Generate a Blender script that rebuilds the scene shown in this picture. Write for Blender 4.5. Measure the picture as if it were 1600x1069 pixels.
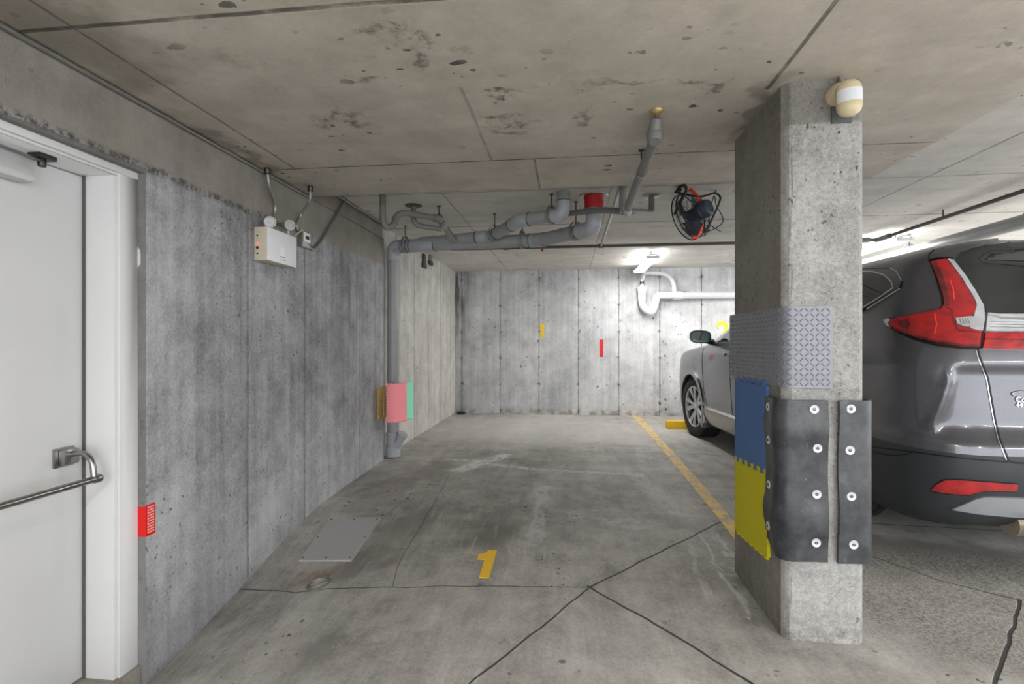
import bpy, bmesh, math, random
from mathutils import Vector, Matrix
from mathutils.bvhtree import BVHTree
from mathutils.geometry import delaunay_2d_cdt
random.seed(7)
for o in list(bpy.data.objects): bpy.data.objects.remove(o)
S = bpy.context.scene
C = S.collection
PI = math.pi
R = math.radians

# ------------------------------------------------------------------ camera, world, exposure
F = 780.0; YAW = R(6.58); CH = 1.10; HY = 536.0
cd = bpy.data.cameras.new('camera'); cam = bpy.data.objects.new('camera', cd); C.objects.link(cam)
cam.location = (0, 0, CH); cam.rotation_euler = (R(90), 0, YAW)
cd.sensor_width = 36; cd.lens = F/1600*36; cd.shift_y = (HY-534.5)/1600; cd.clip_start = .05
S.camera = cam
S.view_settings.view_transform = 'Standard'; S.view_settings.look = 'None'
S.view_settings.exposure = 0.75; S.view_settings.gamma = 1; S.view_settings.use_curve_mapping = False
w = bpy.data.worlds.new('world'); S.world = w; w.use_nodes = True
w.node_tree.nodes['Background'].inputs[0].default_value = (.93, .96, 1, 1)
w.node_tree.nodes['Background'].inputs[1].default_value = 2.3
def area(name, loc, sx, sy, power, rot=(0, 0, 0), col=(1, .98, .95)):
    l = bpy.data.lights.new(name, 'AREA'); l.shape = 'RECTANGLE'; l.size = sx; l.size_y = sy; l.energy = power; l.color = col
    o = bpy.data.objects.new(name, l); o.location = loc; o.rotation_euler = rot; C.objects.link(o); return o
# light of the ceiling lamps (the fixtures themselves are built further down)
LAMPS = [(0.99, 6.72), (3.3, 5.95), (6.2, 5.0), (-.4, -1.8), (2.6, -1.6), (5.6, -1.6), (5.9, 2.0), (.6, -.45)]  # back wall and car lamps are seen; the others are unseen, added for light
for i, (lx, ly) in enumerate(LAMPS):
    p = [11, 60, 60, 34, 34, 30, 40, 0][i]
    if p: area('tube_light', (lx, ly, 2.03), .12, 1.15, p)

# ------------------------------------------------------------------ pixel -> place helpers (1600x1069 photo)
cs, sn = math.cos(YAW), math.sin(YAW)
def ray(px, py):
    cx = (px-800)/F
    return Vector((cx*cs-sn, cx*sn+cs, -(py-HY)/F))
def onX(px, py, X): d = ray(px, py); return Vector((0, 0, CH))+d*(X/d.x)
def onY(px, py, Y): d = ray(px, py); return Vector((0, 0, CH))+d*(Y/d.y)
def onZ(px, py, Z): d = ray(px, py); return Vector((0, 0, CH))+d*((Z-CH)/d.z)
def onT(px, py, t): return Vector((0, 0, CH))+ray(px, py)*t
def sst(a, b, x):
    t = max(0, min(1, (x-a)/(b-a))); return t*t*(3-2*t)
DT = [(-9, .41), (1.0, .40), (1.4, .36), (1.91, .297), (2.2, .245), (2.51, .183), (2.9, .10), (3.27, .045), (3.75, .025), (4.55, .007), (5.0, 0), (99, 0)]
def fz(x, y):
    for (a, va), (b, vb) in zip(DT, DT[1:]):
        if a <= y < b: D = va+(vb-va)*(y-a)/(b-a); break
    s = max(0, min(1.1, -x/1.75))**3
    return -(.03*sst(3.6, 2.0, y)*1.0 + D*s)
def onF(px, py):
    z = 0
    for _ in range(40):
        p = onZ(px, py, z); z = .5*z+.5*fz(p.x, p.y)
    p = onZ(px, py, z); return p

# ------------------------------------------------------------------ tagging
def tag(o, label=None, cat=None, group=None, kind=None):
    if label: o['label'] = label
    if cat: o['category'] = cat
    if group: o['group'] = group
    if kind: o['kind'] = kind
    return o
def empty(name, loc, rz=0, **k):
    o = bpy.data.objects.new(name, None); o.location = loc; o.rotation_euler = (0, 0, rz); o.empty_display_size = .05
    C.objects.link(o); return tag(o, **k)

# ------------------------------------------------------------------ mesh builder
class MB:
    def __init__(s): s.v = []; s.f = []
    def add(s, vs, fs):
        n = len(s.v); s.v += [Vector(v) for v in vs]; s.f += [[i+n for i in f] for f in fs]; return s
    def box(s, a, b, M=None):
        x0, y0, z0 = [min(p, q) for p, q in zip(a, b)]; x1, y1, z1 = [max(p, q) for p, q in zip(a, b)]
        vs = [Vector(p) for p in [(x0,y0,z0),(x1,y0,z0),(x1,y1,z0),(x0,y1,z0),(x0,y0,z1),(x1,y0,z1),(x1,y1,z1),(x0,y1,z1)]]
        if M: vs = [M@v for v in vs]
        return s.add(vs, [(0,3,2,1),(4,5,6,7),(0,1,5,4),(1,2,6,5),(2,3,7,6),(3,0,4,7)])
    def tube(s, pts, r, n=14, closed=False, caps=True):
        pts = [Vector(p) for p in pts]; m = len(pts)
        rs = r if isinstance(r, (list, tuple)) else [r]*m
        up = None; rings = []
        for i, p in enumerate(pts):
            if closed: d = pts[(i+1) % m]-pts[i-1]
            else: d = (pts[min(i+1, m-1)]-pts[max(i-1, 0)])
            if d.length < 1e-9: d = Vector((0, 0, 1))
            d.normalize()
            if up is None:
                up = Vector((0, 0, 1)) if abs(d.z) < .9 else Vector((1, 0, 0))
            up = (up-d*up.dot(d));
            if up.length < 1e-6: up = d.orthogonal()
            up.normalize(); sd = d.cross(up)
            rings.append([p+(up*math.cos(2*PI*k/n)+sd*math.sin(2*PI*k/n))*rs[i] for k in range(n)])
        vs = [v for rg in rings for v in rg]; fs = []
        for i in range(m if closed else m-1):
            j = (i+1) % m
            for k in range(n):
                fs.append((i*n+k, i*n+(k+1) % n, j*n+(k+1) % n, j*n+k))
        if not closed and caps:
            fs.append(tuple(range(n))[::-1]); fs.append(tuple((m-1)*n+k for k in range(n)))
        return s.add(vs, fs)
    def lathe(s, prof, M=None, n=32, caps=True):      # prof: (r, z)
        vs = []; fs = []; m = len(prof)
        for (r, z) in prof:
            for k in range(n):
                vs.append(Vector((r*math.cos(2*PI*k/n), r*math.sin(2*PI*k/n), z)))
        for i in range(m-1):
            for k in range(n):
                fs.append((i*n+k, i*n+(k+1) % n, (i+1)*n+(k+1) % n, (i+1)*n+k))
        if caps:
            if prof[0][0] > 1e-5: fs.append(tuple(range(n))[::-1])
            if prof[-1][0] > 1e-5: fs.append(tuple((m-1)*n+k for k in range(n)))
        if M: vs = [M@v for v in vs]
        return s.add(vs, fs)
    def prism(s, poly, o, u, v, th):                  # polygon (a,b) -> o + u a + v b, thickness th along u x v
        o, u, v = Vector(o), Vector(u), Vector(v); nrm = u.cross(v).normalized()
        n = len(poly); vs = [o+u*a+v*b for a, b in poly]+[o+u*a+v*b+nrm*th for a, b in poly]
        fs = [tuple(range(n))[::-1], tuple(range(n, 2*n))]+[(i, (i+1) % n, n+(i+1) % n, n+i) for i in range(n)]
        return s.add(vs, fs)
    def build(s, name, mat, parent=None, smooth=False, bevel=0, angle=40, **k):
        me = bpy.data.meshes.new(name); me.from_pydata([tuple(v) for v in s.v], [], s.f); me.update()
        bm = bmesh.new(); bm.from_mesh(me)
        bmesh.ops.remove_doubles(bm, verts=bm.verts, dist=1e-6)
        bmesh.ops.recalc_face_normals(bm, faces=bm.faces)
        if bevel:
            es = [e for e in bm.edges if len(e.link_faces) == 2 and e.calc_face_angle(0) > R(35)]
            bmesh.ops.bevel(bm, geom=es, offset=bevel, segments=2, affect='EDGES', profile=.6, clamp_overlap=True)
        bm.to_mesh(me); bm.free()
        if smooth or bevel:
            for p in me.polygons: p.use_smooth = True
            try: me.set_sharp_from_angle(angle=R(angle))
            except Exception: pass
        if mat: me.materials.append(mat)
        o = bpy.data.objects.new(name, me); C.objects.link(o)
        if parent:
            o.parent = parent
        return tag(o, **k)
def L(parent):      # world -> local translator for parts of an Empty
    return parent.matrix_basis.inverted()
def build_in(mb, name, mat, parent, **k):            # vertices given in world space, parent at its place
    Mi = L(parent); mb.v = [Mi@v for v in mb.v]
    return mb.build(name, mat, parent, **k)
def fillet(pts, r, n=7):
    pts = [Vector(p) for p in pts]; out = [pts[0]]
    for i in range(1, len(pts)-1):
        a, b, c = pts[i-1], pts[i], pts[i+1]; d1 = (a-b); d2 = (c-b)
        rr = min(r, d1.length*.48, d2.length*.48); p1 = b+d1.normalized()*rr; p2 = b+d2.normalized()*rr
        for k in range(n+1):
            t = k/n; out.append(p1*(1-t)**2+b*2*t*(1-t)+p2*t*t)
    out.append(pts[-1]); return out
def frameM(o, z, x=None):
    z = Vector(z).normalized(); x = Vector(x) if x else (Vector((0, 0, 1)) if abs(z.z) < .9 else Vector((1, 0, 0)))
    x = (x-z*x.dot(z)).normalized(); y = z.cross(x)
    M = Matrix((x, y, z)).transposed().to_4x4(); M.translation = Vector(o); return M

# ------------------------------------------------------------------ materials
def lin(c):
    return tuple(((v/255)/12.92 if v/255 <= .04045 else ((v/255+.055)/1.055)**2.4) for v in c)+(1,)
class NT:
    def __init__(s, name):
        s.m = bpy.data.materials.new(name); s.m.use_nodes = True; s.t = s.m.node_tree; s.b = s.t.nodes['Principled BSDF']
    def n(s, typ, **k):
        nd = s.t.nodes.new(typ)
        for a, v in k.items(): setattr(nd, a, v)
        return nd
    def l(s, a, b): s.t.links.new(a, b)
    def put(s, inp, v):
        if hasattr(v, 'is_output') or isinstance(v, bpy.types.NodeSocket): s.l(v, inp)
        else: inp.default_value = v
    def math(s, op, a, b=0.0, c=None, clamp=False):
        nd = s.n('ShaderNodeMath', operation=op, use_clamp=clamp); s.put(nd.inputs[0], a); s.put(nd.inputs[1], b)
        if c is not None: s.put(nd.inputs[2], c)
        return nd.outputs[0]
    def vm(s, op, a, b=(0, 0, 0), sc=None):
        nd = s.n('ShaderNodeVectorMath', operation=op); s.put(nd.inputs[0], a)
        if op != 'LENGTH' and op != 'SCALE': s.put(nd.inputs[1], b)
        if sc is not None: s.put(nd.inputs['Scale'], sc)
        return nd.outputs[1] if op in ('LENGTH', 'DOT_PRODUCT') else nd.outputs[0]
    def ramp(s, v, lo, hi, a=0.0, b=1.0, smooth=True):
        nd = s.n('ShaderNodeMapRange', interpolation_type='SMOOTHSTEP' if smooth else 'LINEAR')
        s.put(nd.inputs[0], v); nd.inputs[1].default_value = lo; nd.inputs[2].default_value = hi
        nd.inputs[3].default_value = a; nd.inputs[4].default_value = b; return nd.outputs[0]
    def noise(s, vec, scale, detail=4, rough=.55, dist=0):
        nd = s.n('ShaderNodeTexNoise'); s.put(nd.inputs['Vector'], vec); nd.inputs['Scale'].default_value = scale
        nd.inputs['Detail'].default_value = detail; nd.inputs['Roughness'].default_value = rough; nd.inputs['Distortion'].default_value = dist
        return nd.outputs[0]
    def mix(s, f, a, b, bt='MIX'):
        nd = s.n('ShaderNodeMix', data_type='RGBA', blend_type=bt); s.put(nd.inputs[0], f); s.put(nd.inputs[6], a); s.put(nd.inputs[7], b)
        return nd.outputs[2]
    def seg(s, p, a, b, wd, soft=2.0):
        a = Vector((a[0], a[1], 0)); b = Vector((b[0], b[1], 0)); ba = b-a
        pa = s.vm('SUBTRACT', p, tuple(a)); h = s.math('DIVIDE', s.vm('DOT_PRODUCT', pa, tuple(ba)), ba.length_squared, clamp=True)
        q = s.n('ShaderNodeVectorMath', operation='SCALE'); q.inputs[0].default_value = tuple(ba); s.l(h, q.inputs['Scale'])
        d = s.vm('LENGTH', s.vm('SUBTRACT', pa, q.outputs[0]))
        return s.ramp(d, wd*.5, wd*.5*soft, 1, 0)
    def blot(s, p, c, r, ang=0, soft=.30):
        v = s.vm('SUBTRACT', p, (c[0], c[1], 0))
        ro = s.n('ShaderNodeVectorRotate', rotation_type='Z_AXIS'); s.l(v, ro.inputs[0]); ro.inputs['Angle'].default_value = -ang
        return s.ramp(s.vm('LENGTH', s.vm('MULTIPLY', ro.outputs[0], (1/r[0], 1/r[1], 0))), soft, 1, 1, 0)

def plain(name, col, rough=.5, metal=0, coat=0, noise_amt=.06, nscale=30, emis=None, es=0, bump=0, trans=0, ior=1.45, alpha=1, spec=None):
    t = NT(name); b = t.b
    c = lin(col) if max(col) > 1 else tuple(col)+(1,)
    g = t.n('ShaderNodeTexCoord')
    nz = t.noise(g.outputs['Object'], nscale, 5)
    f = t.ramp(nz, .25, .75, 1-noise_amt, 1+noise_amt, False)
    mm = t.n('ShaderNodeVectorMath', operation='SCALE'); mm.inputs[0].default_value = c[:3]; t.l(f, mm.inputs['Scale'])
    t.l(mm.outputs[0], b.inputs['Base Color'])
    b.inputs['Roughness'].default_value = rough; b.inputs['Metallic'].default_value = metal
    b.inputs['Coat Weight'].default_value = coat; b.inputs['Coat Roughness'].default_value = .05
    b.inputs['Transmission Weight'].default_value = trans; b.inputs['IOR'].default_value = ior; b.inputs['Alpha'].default_value = alpha
    if spec is not None: b.inputs['Specular IOR Level'].default_value = spec
    if emis: b.inputs['Emission Color'].default_value = tuple(emis)+(1,); b.inputs['Emission Strength'].default_value = es
    if bump:
        bp = t.n('ShaderNodeBump'); bp.inputs['Strength'].default_value = bump; bp.inputs['Distance'].default_value = .004
        t.l(nz, bp.inputs['Height']); t.l(bp.outputs[0], b.inputs['Normal'])
    return t.m

def concrete(name, c0, c1, kind='wall', joints=(), segs=(), blots=(), holes=1.0, hole_scale=16, mott=1.0, streak=1.0, fine=1.0, extra=None):
    """joints: (axis, value, width, strength); segs: ((x,y),(x,y),width,strength); blots: (centre, radii, angle, colour, strength, noise)"""
    t = NT(name); b = t.b
    P = t.n('ShaderNodeNewGeometry').outputs['Position']
    off = (3.1*len(name), 1.7*len(name), .4); Q = t.vm('ADD', P, off)
    n1 = t.noise(Q, 1.1, 6, .6, .6); n2 = t.noise(Q, 5.5, 8, .68, .3); n3 = t.noise(Q, 60, 4, .75); n4 = t.noise(Q, 230, 2, .6)
    st_sc = {'wall': (14, 14, .55), 'floor': (9, 1.3, 1), 'ceil': (1.1, 6, 1), 'col': (14, 14, 1.2)}[kind]
    st = t.noise(t.vm('MULTIPLY', Q, st_sc), 1, 5, .65, .2)
    f = t.math('MULTIPLY_ADD', t.math('SUBTRACT', n1, .5), 1.5*mott, .5)
    f = t.math('MULTIPLY_ADD', t.math('SUBTRACT', n2, .5), 1.5*mott, f)
    f = t.math('MULTIPLY_ADD', t.math('SUBTRACT', st, .5), 1.1*streak, f)
    f = t.math('MULTIPLY_ADD', t.math('SUBTRACT', n3, .5), 1.0*fine, f)
    f = t.math('MULTIPLY_ADD', t.math('SUBTRACT', n4, .5), .9*fine, f, clamp=True)
    col = t.mix(f, lin(c0), lin(c1))
    # pale lime streaks and darker patches
    if kind in ('wall', 'col'):
        lm = t.ramp(t.noise(t.vm('MULTIPLY', Q, (26, 26, 1.6)), 1, 6, .7), .60, .74)
        lm = t.math('MULTIPLY', lm, t.ramp(t.noise(Q, 1.7, 3), .46, .62)); col = t.mix(t.math('MULTIPLY', lm, .55*streak), col, lin((208, 207, 200)))
    # bug holes
    H = None
    if holes:
        wq = t.n('ShaderNodeVectorMath', operation='MULTIPLY_ADD')
        nn = t.n('ShaderNodeTexNoise'); t.l(Q, nn.inputs['Vector']); nn.inputs['Scale'].default_value = 22; nn.inputs['Detail'].default_value = 3
        t.l(nn.outputs[1], wq.inputs[0]); wq.inputs[1].default_value = (.035, .035, .05); t.l(Q, wq.inputs[2])
        Hs = []
        for sc, rad, thr in ((hole_scale, .13, .60), (hole_scale*2.3, .15, .66)):
            vv = t.vm('MULTIPLY', wq.outputs[0], {'wall': (1, 1, .62), 'col': (1, 1, .8), 'floor': (1, 1, 1), 'ceil': (.6, 1, 1)}[kind])
            vo = t.n('ShaderNodeTexVoronoi'); t.l(vv, vo.inputs['Vector']); vo.inputs['Scale'].default_value = sc
            sepc = t.n('ShaderNodeSeparateColor'); t.l(vo.outputs['Color'], sepc.inputs[0])
            on = t.ramp(sepc.outputs[0], thr, .98, 0, 1); rr = t.math('MULTIPLY', on, rad*1.6)
            Hs.append(t.math('MULTIPLY', t.math('LESS_THAN', vo.outputs['Distance'], rr), t.math('GREATER_THAN', sepc.outputs[0], thr+.08)))
        H = t.math('MAXIMUM', Hs[0], Hs[1])
        clus = t.ramp(t.noise(Q, 1.3, 3, .6), .5-.12*holes, .62)
        H = t.math('MULTIPLY', H, clus)
        col = t.mix(t.math('MULTIPLY', H, .85), col, lin((48, 46, 44)))
    J = None
    wob = t.n('ShaderNodeTexNoise'); t.l(P, wob.inputs['Vector']); wob.inputs['Scale'].default_value = 5; wob.inputs['Detail'].default_value = 5
    wv = t.vm('SUBTRACT', wob.outputs[1], (.5, .5, .5))
    if joints:
        sx = t.n('ShaderNodeSeparateXYZ'); t.l(t.n('ShaderNodeVectorMath', operation='ADD').outputs[0], sx.inputs[0])
        addn = sx.inputs[0].links[0].from_node; t.l(P, addn.inputs[0]); t.l(t.vm('SCALE', wv, sc=.012), addn.inputs[1])
        for j in joints:
            ax, v, wd, stg = j[:4]
            d = t.math('ABSOLUTE', t.math('SUBTRACT', sx.outputs[ax], v)); m_ = t.ramp(d, wd*.4, wd*1.3, stg, 0)
            m_ = t.math('MULTIPLY', m_, t.ramp(t.noise(Q, 7, 4, .7), .3, .55, .35, 1))
            if len(j) > 4:
                ax2, lo, hi = j[4:7]
                m_ = t.math('MULTIPLY', m_, t.math('MULTIPLY', t.math('GREATER_THAN', sx.outputs[ax2], lo), t.math('LESS_THAN', sx.outputs[ax2], hi)))
            J = m_ if J is None else t.math('MAXIMUM', J, m_)
    if segs or blots:
        flat = t.vm('MULTIPLY', t.vm('ADD', P, t.vm('SCALE', wv, sc=.03)), (1, 1, 0))
        flat2 = t.vm('MULTIPLY', t.vm('ADD', P, t.vm('SCALE', wv, sc=.55)), (1, 1, 0))
    for (a, c_, wd, stg) in segs:
        m_ = t.math('MULTIPLY', t.seg(flat, a, c_, wd, 1.9), stg)
        J = m_ if J is None else t.math('MAXIMUM', J, m_)
    for (c_, rr, ang, colr, stg, nz) in blots:
        m_ = t.blot(flat2, c_, rr, ang)
        if nz: m_ = t.math('MULTIPLY', m_, t.ramp(t.noise(t.vm('MULTIPLY', Q, (1, 1, 1)), nz, 6, .75), .42, .62))
        col = t.mix(t.math('MULTIPLY', m_, stg), col, lin(colr))
    if extra: col = extra(t, P, Q, col, wv)
    if J is not None: col = t.mix(t.math('MULTIPLY', J, .95), col, lin((50, 48, 46)))
    t.l(col, b.inputs['Base Color'])
    b.inputs['Roughness'].default_value = .82 if kind != 'floor' else .62
    b.inputs['Specular IOR Level'].default_value = .35
    h = t.math('MULTIPLY_ADD', n2, .5, t.math('MULTIPLY_ADD', n3, .35, t.math('MULTIPLY', n4, .25)))
    if H is not None: h = t.math('SUBTRACT', h, t.math('MULTIPLY', H, .8))
    if J is not None: h = t.math('SUBTRACT', h, t.math('MULTIPLY', J, 1.4))
    bp = t.n('ShaderNodeBump'); bp.inputs['Strength'].default_value = .75; bp.inputs['Distance'].default_value = .006
    t.l(h, bp.inputs['Height']); t.l(bp.outputs[0], b.inputs['Normal'])
    return t.m

WX = -1.75; WX2 = -1.79; YB = 7.70; ZL = 2.09; ZH = 2.225; YD = 3.22; XD = 1.80
def pf(px, py): p = onF(px, py); return (p.x, p.y)
def segs_px(pts, wd, st): return [(pf(*a), pf(*b), wd*.6, st) for a, b in zip(pts, pts[1:])]
fsegs = []
fsegs += segs_px([(350, 921), (460, 926), (640, 918), (920, 918)], .009, .75)
fsegs += segs_px([(920, 918), (1141, 808)], .012, .95)
fsegs += segs_px([(918, 916), (1050, 990), (1200, 1085)], .013, .98)
fsegs += segs_px([(920, 918), (735, 1069), (690, 1110)], .009, .95)
fsegs += segs_px([(1365, 870), (1470, 908), (1595, 938)], .010, .9)
fsegs += segs_px([(1595, 938), (1552, 1080)], .014, .95)
fsegs += segs_px([(1040, 706), (1090, 757), (1141, 806)], .008, .8)
fsegs += segs_px([(600, 704), (860, 704), (1150, 712)], .012, .5)
fsegs += segs_px([(613, 917), (625, 875), (660, 818), (690, 765), (702, 742)], .006, .6)
fsegs += [((pf(1141, 806)[0], pf(1141, 806)[1]), (4.5, 3.15), .009, .8)]
for a_, b_, w_ in (((1050, 990), (1200, 1085), .008), ((735, 1069), (690, 1110), .0055), ((1595, 938), (1552, 1080), .0085)):
    a_ = Vector(pf(*a_)); b_ = Vector(pf(*b_)); c_ = b_+(b_-a_).normalized()*2.2; fsegs.append((tuple(b_), tuple(c_), w_, .9))
def bl(px, py, rx, ry, ang, col, st, nz=0):
    c = pf(px, py); return (c, (rx, ry), ang, col, st, nz)
fbl = [bl(762, 833, .22, .38, 0, (100, 96, 91), .75), bl(760, 828, .34, .55, 0, (124, 120, 114), .4),
       bl(975, 815, .28, .40, 0, (205, 205, 203), .6, 9), bl(755, 724, .26, .14, .3, (222, 222, 220), .75, 5),
       bl(860, 740, .45, .12, -.1, (205, 205, 203), .45, 7),
       bl(505, 892, .19, .11, 0, (148, 104, 66), .9, 5), bl(560, 885, .28, .20, .6, (112, 108, 103), .6),
       bl(630, 830, .22, .75, -.3, (118, 114, 108), .55), bl(660, 740, .25, .9, -.3, (124, 120, 114), .5),
       bl(900, 800, .55, .55, 0, (130, 126, 120), .35, 3), bl(1000, 760, .5, .7, 0, (134, 130, 124), .3, 3),
       bl(360, 985, .55, .20, 1.1, (122, 119, 115), .6, 4), bl(560, 1000, .35, .4, 0, (122, 120, 117), .6, 4),
       bl(1050, 900, .22, .35, 0, (120, 117, 112), .55, 4), bl(1180, 930, .10, .35, -.2, (96, 92, 88), .6, 9),
       bl(790, 1012, .06, .03, 0, (70, 68, 64), .9, 18), bl(1460, 870, 1.0, .38, -.12, (104, 101, 95), .85),
       bl(1480, 920, .5, .18, -.2, (150, 146, 140), .5, 12), bl(680, 690, .3, .25, 0, (160, 140, 116), .35, 4),
       bl(1010, 652, .45, .12, 0, (188, 158, 120), .45, 6), bl(850, 670, 2.4, 1.6, 0, (212, 210, 205), .5),
       bl(1090, 880, .05, .30, -.5, (196, 195, 190), .6, 8), bl(1140, 870, .02, .5, -.13, (214, 213, 208), .7, 0)]
def rough_patch(t, P, Q, col, wv):
    m = t.blot(t.vm('MULTIPLY', P, (1, 1, 0)), (2.05, 2.35), (1.25, .75), -.1, .55)
    sp = t.noise(Q, 95, 3, .8); sp = t.ramp(sp, .40, .60)
    c = t.mix(sp, lin((82, 80, 76)), lin((176, 173, 166)))
    col = t.mix(t.math('MULTIPLY', m, .6), col, c)
    fl_ = t.vm('MULTIPLY', t.vm('ADD', P, t.vm('SCALE', wv, sc=.12)), (1, 1, 0))
    for a_, b_, w_, s_ in (((718, 735), (786, 712), .09, .85), ((740, 722), (830, 733), .05, .7), ((830, 733), (1000, 742), .04, .45), ((700, 718), (760, 722), .04, .6), ((1092, 835), (1172, 965), .012, .6), ((1075, 850), (1110, 940), .02, .35), ((850, 760), (835, 850), .05, .35), ((990, 740), (1060, 800), .10, .3)):
        m_ = t.math('MULTIPLY', t.seg(fl_, pf(*a_), pf(*b_), w_, 2.2), t.ramp(t.noise(t.vm('MULTIPLY', Q, (1, .5, 1)), 26, 5, .75), .36, .56)); col = t.mix(t.math('MULTIPLY', m_, s_), col, lin((226, 226, 224)))
    wp = t.ramp(t.noise(t.vm('MULTIPLY', Q, (30, 3, 1)), 1, 5, .7), .52, .72)
    wp = t.math('MULTIPLY', wp, t.ramp(t.noise(Q, .9, 3), .45, .6))
    return t.mix(t.math('MULTIPLY', wp, .35), col, lin((205, 204, 200)))
M_floor = concrete('floor_concrete', (124, 121, 115), (198, 195, 189), 'floor', segs=fsegs, blots=fbl, holes=.35, hole_scale=15, streak=.7, mott=.9, fine=.9, extra=rough_patch)
cj = [(1, 1.40, .010, .8), (1, 2.68, .006, .9), (0, -1.55, .006, .6, 1, -5, 2.68), (0, .765, .009, .75, 1, -5, 2.05),
      (0, -.19, .006, .55, 1, 2.68, 3.3), (0, -.42, .008, .35, 1, 1.9, 2.68), (1, 3.21, .02, .35)]
def ceil_x(t, P, Q, col, wv):
    m = t.ramp(t.noise(t.vm('MULTIPLY', Q, (4, 7, 1)), 1, 6, .75), .63, .70)
    m = t.math('MULTIPLY', m, t.ramp(t.noise(Q, 12, 5, .8), .5, .6))
    return t.mix(t.math('MULTIPLY', m, .7), col, lin((96, 90, 82)))
def cz(px, py, rx, ry, col, st, nz):
    p = onZ(px, py, ZL); return ((p.x, p.y), (rx, ry), 0, col, st, nz)
cbl = [cz(625, 61, .14, .07, (84, 78, 70), .85, 16), cz(666, 79, .08, .05, (84, 78, 70), .8, 18), cz(552, 114, .14, .05, (104, 96, 86), .8, 12), cz(738, 63, .09, .05, (118, 108, 96), .6, 12),
       cz(767, 156, .07, .05, (70, 66, 60), .9, 20), cz(758, 189, .10, .04, (84, 78, 70), .8, 18), cz(806, 192, .12, .08, (84, 78, 70), .8, 20), cz(909, 190, .03, .22, (112, 104, 94), .7, 9),
       cz(980, 130, .22, .03, (100, 94, 86), .6, 10), cz(520, 185, .20, .1, (92, 86, 78), .8, 22), cz(1120, 130, .08, .05, (84, 78, 70), .8, 20), cz(880, 125, .12, .04, (214, 208, 196), .8, 14),
       cz(400, 95, .3, .14, (128, 120, 108), .5, 5), cz(1170, 175, .10, .35, (112, 106, 98), .6, 0), cz(120, 60, .35, .5, (110, 104, 94), .6, 0), cz(360, 235, .10, .9, (112, 106, 96), .5, 0)]  # blot by the column top paints a dark shadow into the slab colour
M_ceil = concrete('ceiling_concrete', (166, 158, 146), (216, 208, 195), 'ceil', joints=cj, blots=cbl, holes=.5, hole_scale=11, mott=.75, streak=.5, fine=.35, extra=ceil_x)
M_ceil2 = concrete('upper_ceiling_concrete', (182, 178, 170), (226, 222, 214), 'ceil', joints=[(1, 3.67, .008, .6), (1, 4.75, .012, .8), (1, 5.95, .008, .5), (0, -.95, .008, .4), (0, .3, .008, .35), (0, 2.4, .01, .5), (1, 2.45, .01, .6)], holes=.2, hole_scale=11, mott=.6, streak=.8, fine=.3, extra=ceil_x)
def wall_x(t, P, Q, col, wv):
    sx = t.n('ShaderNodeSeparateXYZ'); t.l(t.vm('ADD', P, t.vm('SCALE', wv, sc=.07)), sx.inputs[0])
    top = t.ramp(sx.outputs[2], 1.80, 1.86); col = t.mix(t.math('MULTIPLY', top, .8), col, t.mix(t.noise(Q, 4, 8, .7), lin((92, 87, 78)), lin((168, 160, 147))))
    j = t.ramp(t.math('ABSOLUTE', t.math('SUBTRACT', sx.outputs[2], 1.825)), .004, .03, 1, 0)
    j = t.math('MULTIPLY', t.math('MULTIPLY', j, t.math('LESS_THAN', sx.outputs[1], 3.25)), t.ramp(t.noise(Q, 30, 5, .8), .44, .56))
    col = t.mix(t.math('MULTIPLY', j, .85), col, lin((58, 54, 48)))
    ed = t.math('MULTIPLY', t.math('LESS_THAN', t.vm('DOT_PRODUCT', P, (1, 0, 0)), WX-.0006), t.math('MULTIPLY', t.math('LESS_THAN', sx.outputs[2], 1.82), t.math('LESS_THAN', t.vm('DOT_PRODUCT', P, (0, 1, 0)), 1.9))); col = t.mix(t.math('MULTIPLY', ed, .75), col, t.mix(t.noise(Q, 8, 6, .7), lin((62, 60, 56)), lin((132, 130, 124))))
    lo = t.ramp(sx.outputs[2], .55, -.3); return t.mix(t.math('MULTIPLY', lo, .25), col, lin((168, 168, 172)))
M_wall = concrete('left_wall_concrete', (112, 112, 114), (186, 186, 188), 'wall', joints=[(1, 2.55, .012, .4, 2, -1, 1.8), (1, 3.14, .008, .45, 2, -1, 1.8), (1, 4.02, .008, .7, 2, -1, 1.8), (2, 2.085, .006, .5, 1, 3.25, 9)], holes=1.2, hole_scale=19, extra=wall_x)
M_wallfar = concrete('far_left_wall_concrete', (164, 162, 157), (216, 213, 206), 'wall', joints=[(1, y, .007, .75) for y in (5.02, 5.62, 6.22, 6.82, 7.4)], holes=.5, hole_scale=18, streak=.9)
bj = [(0, x, .006, .85) for x in [-1.68+.605*k for k in range(18)]]
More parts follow.
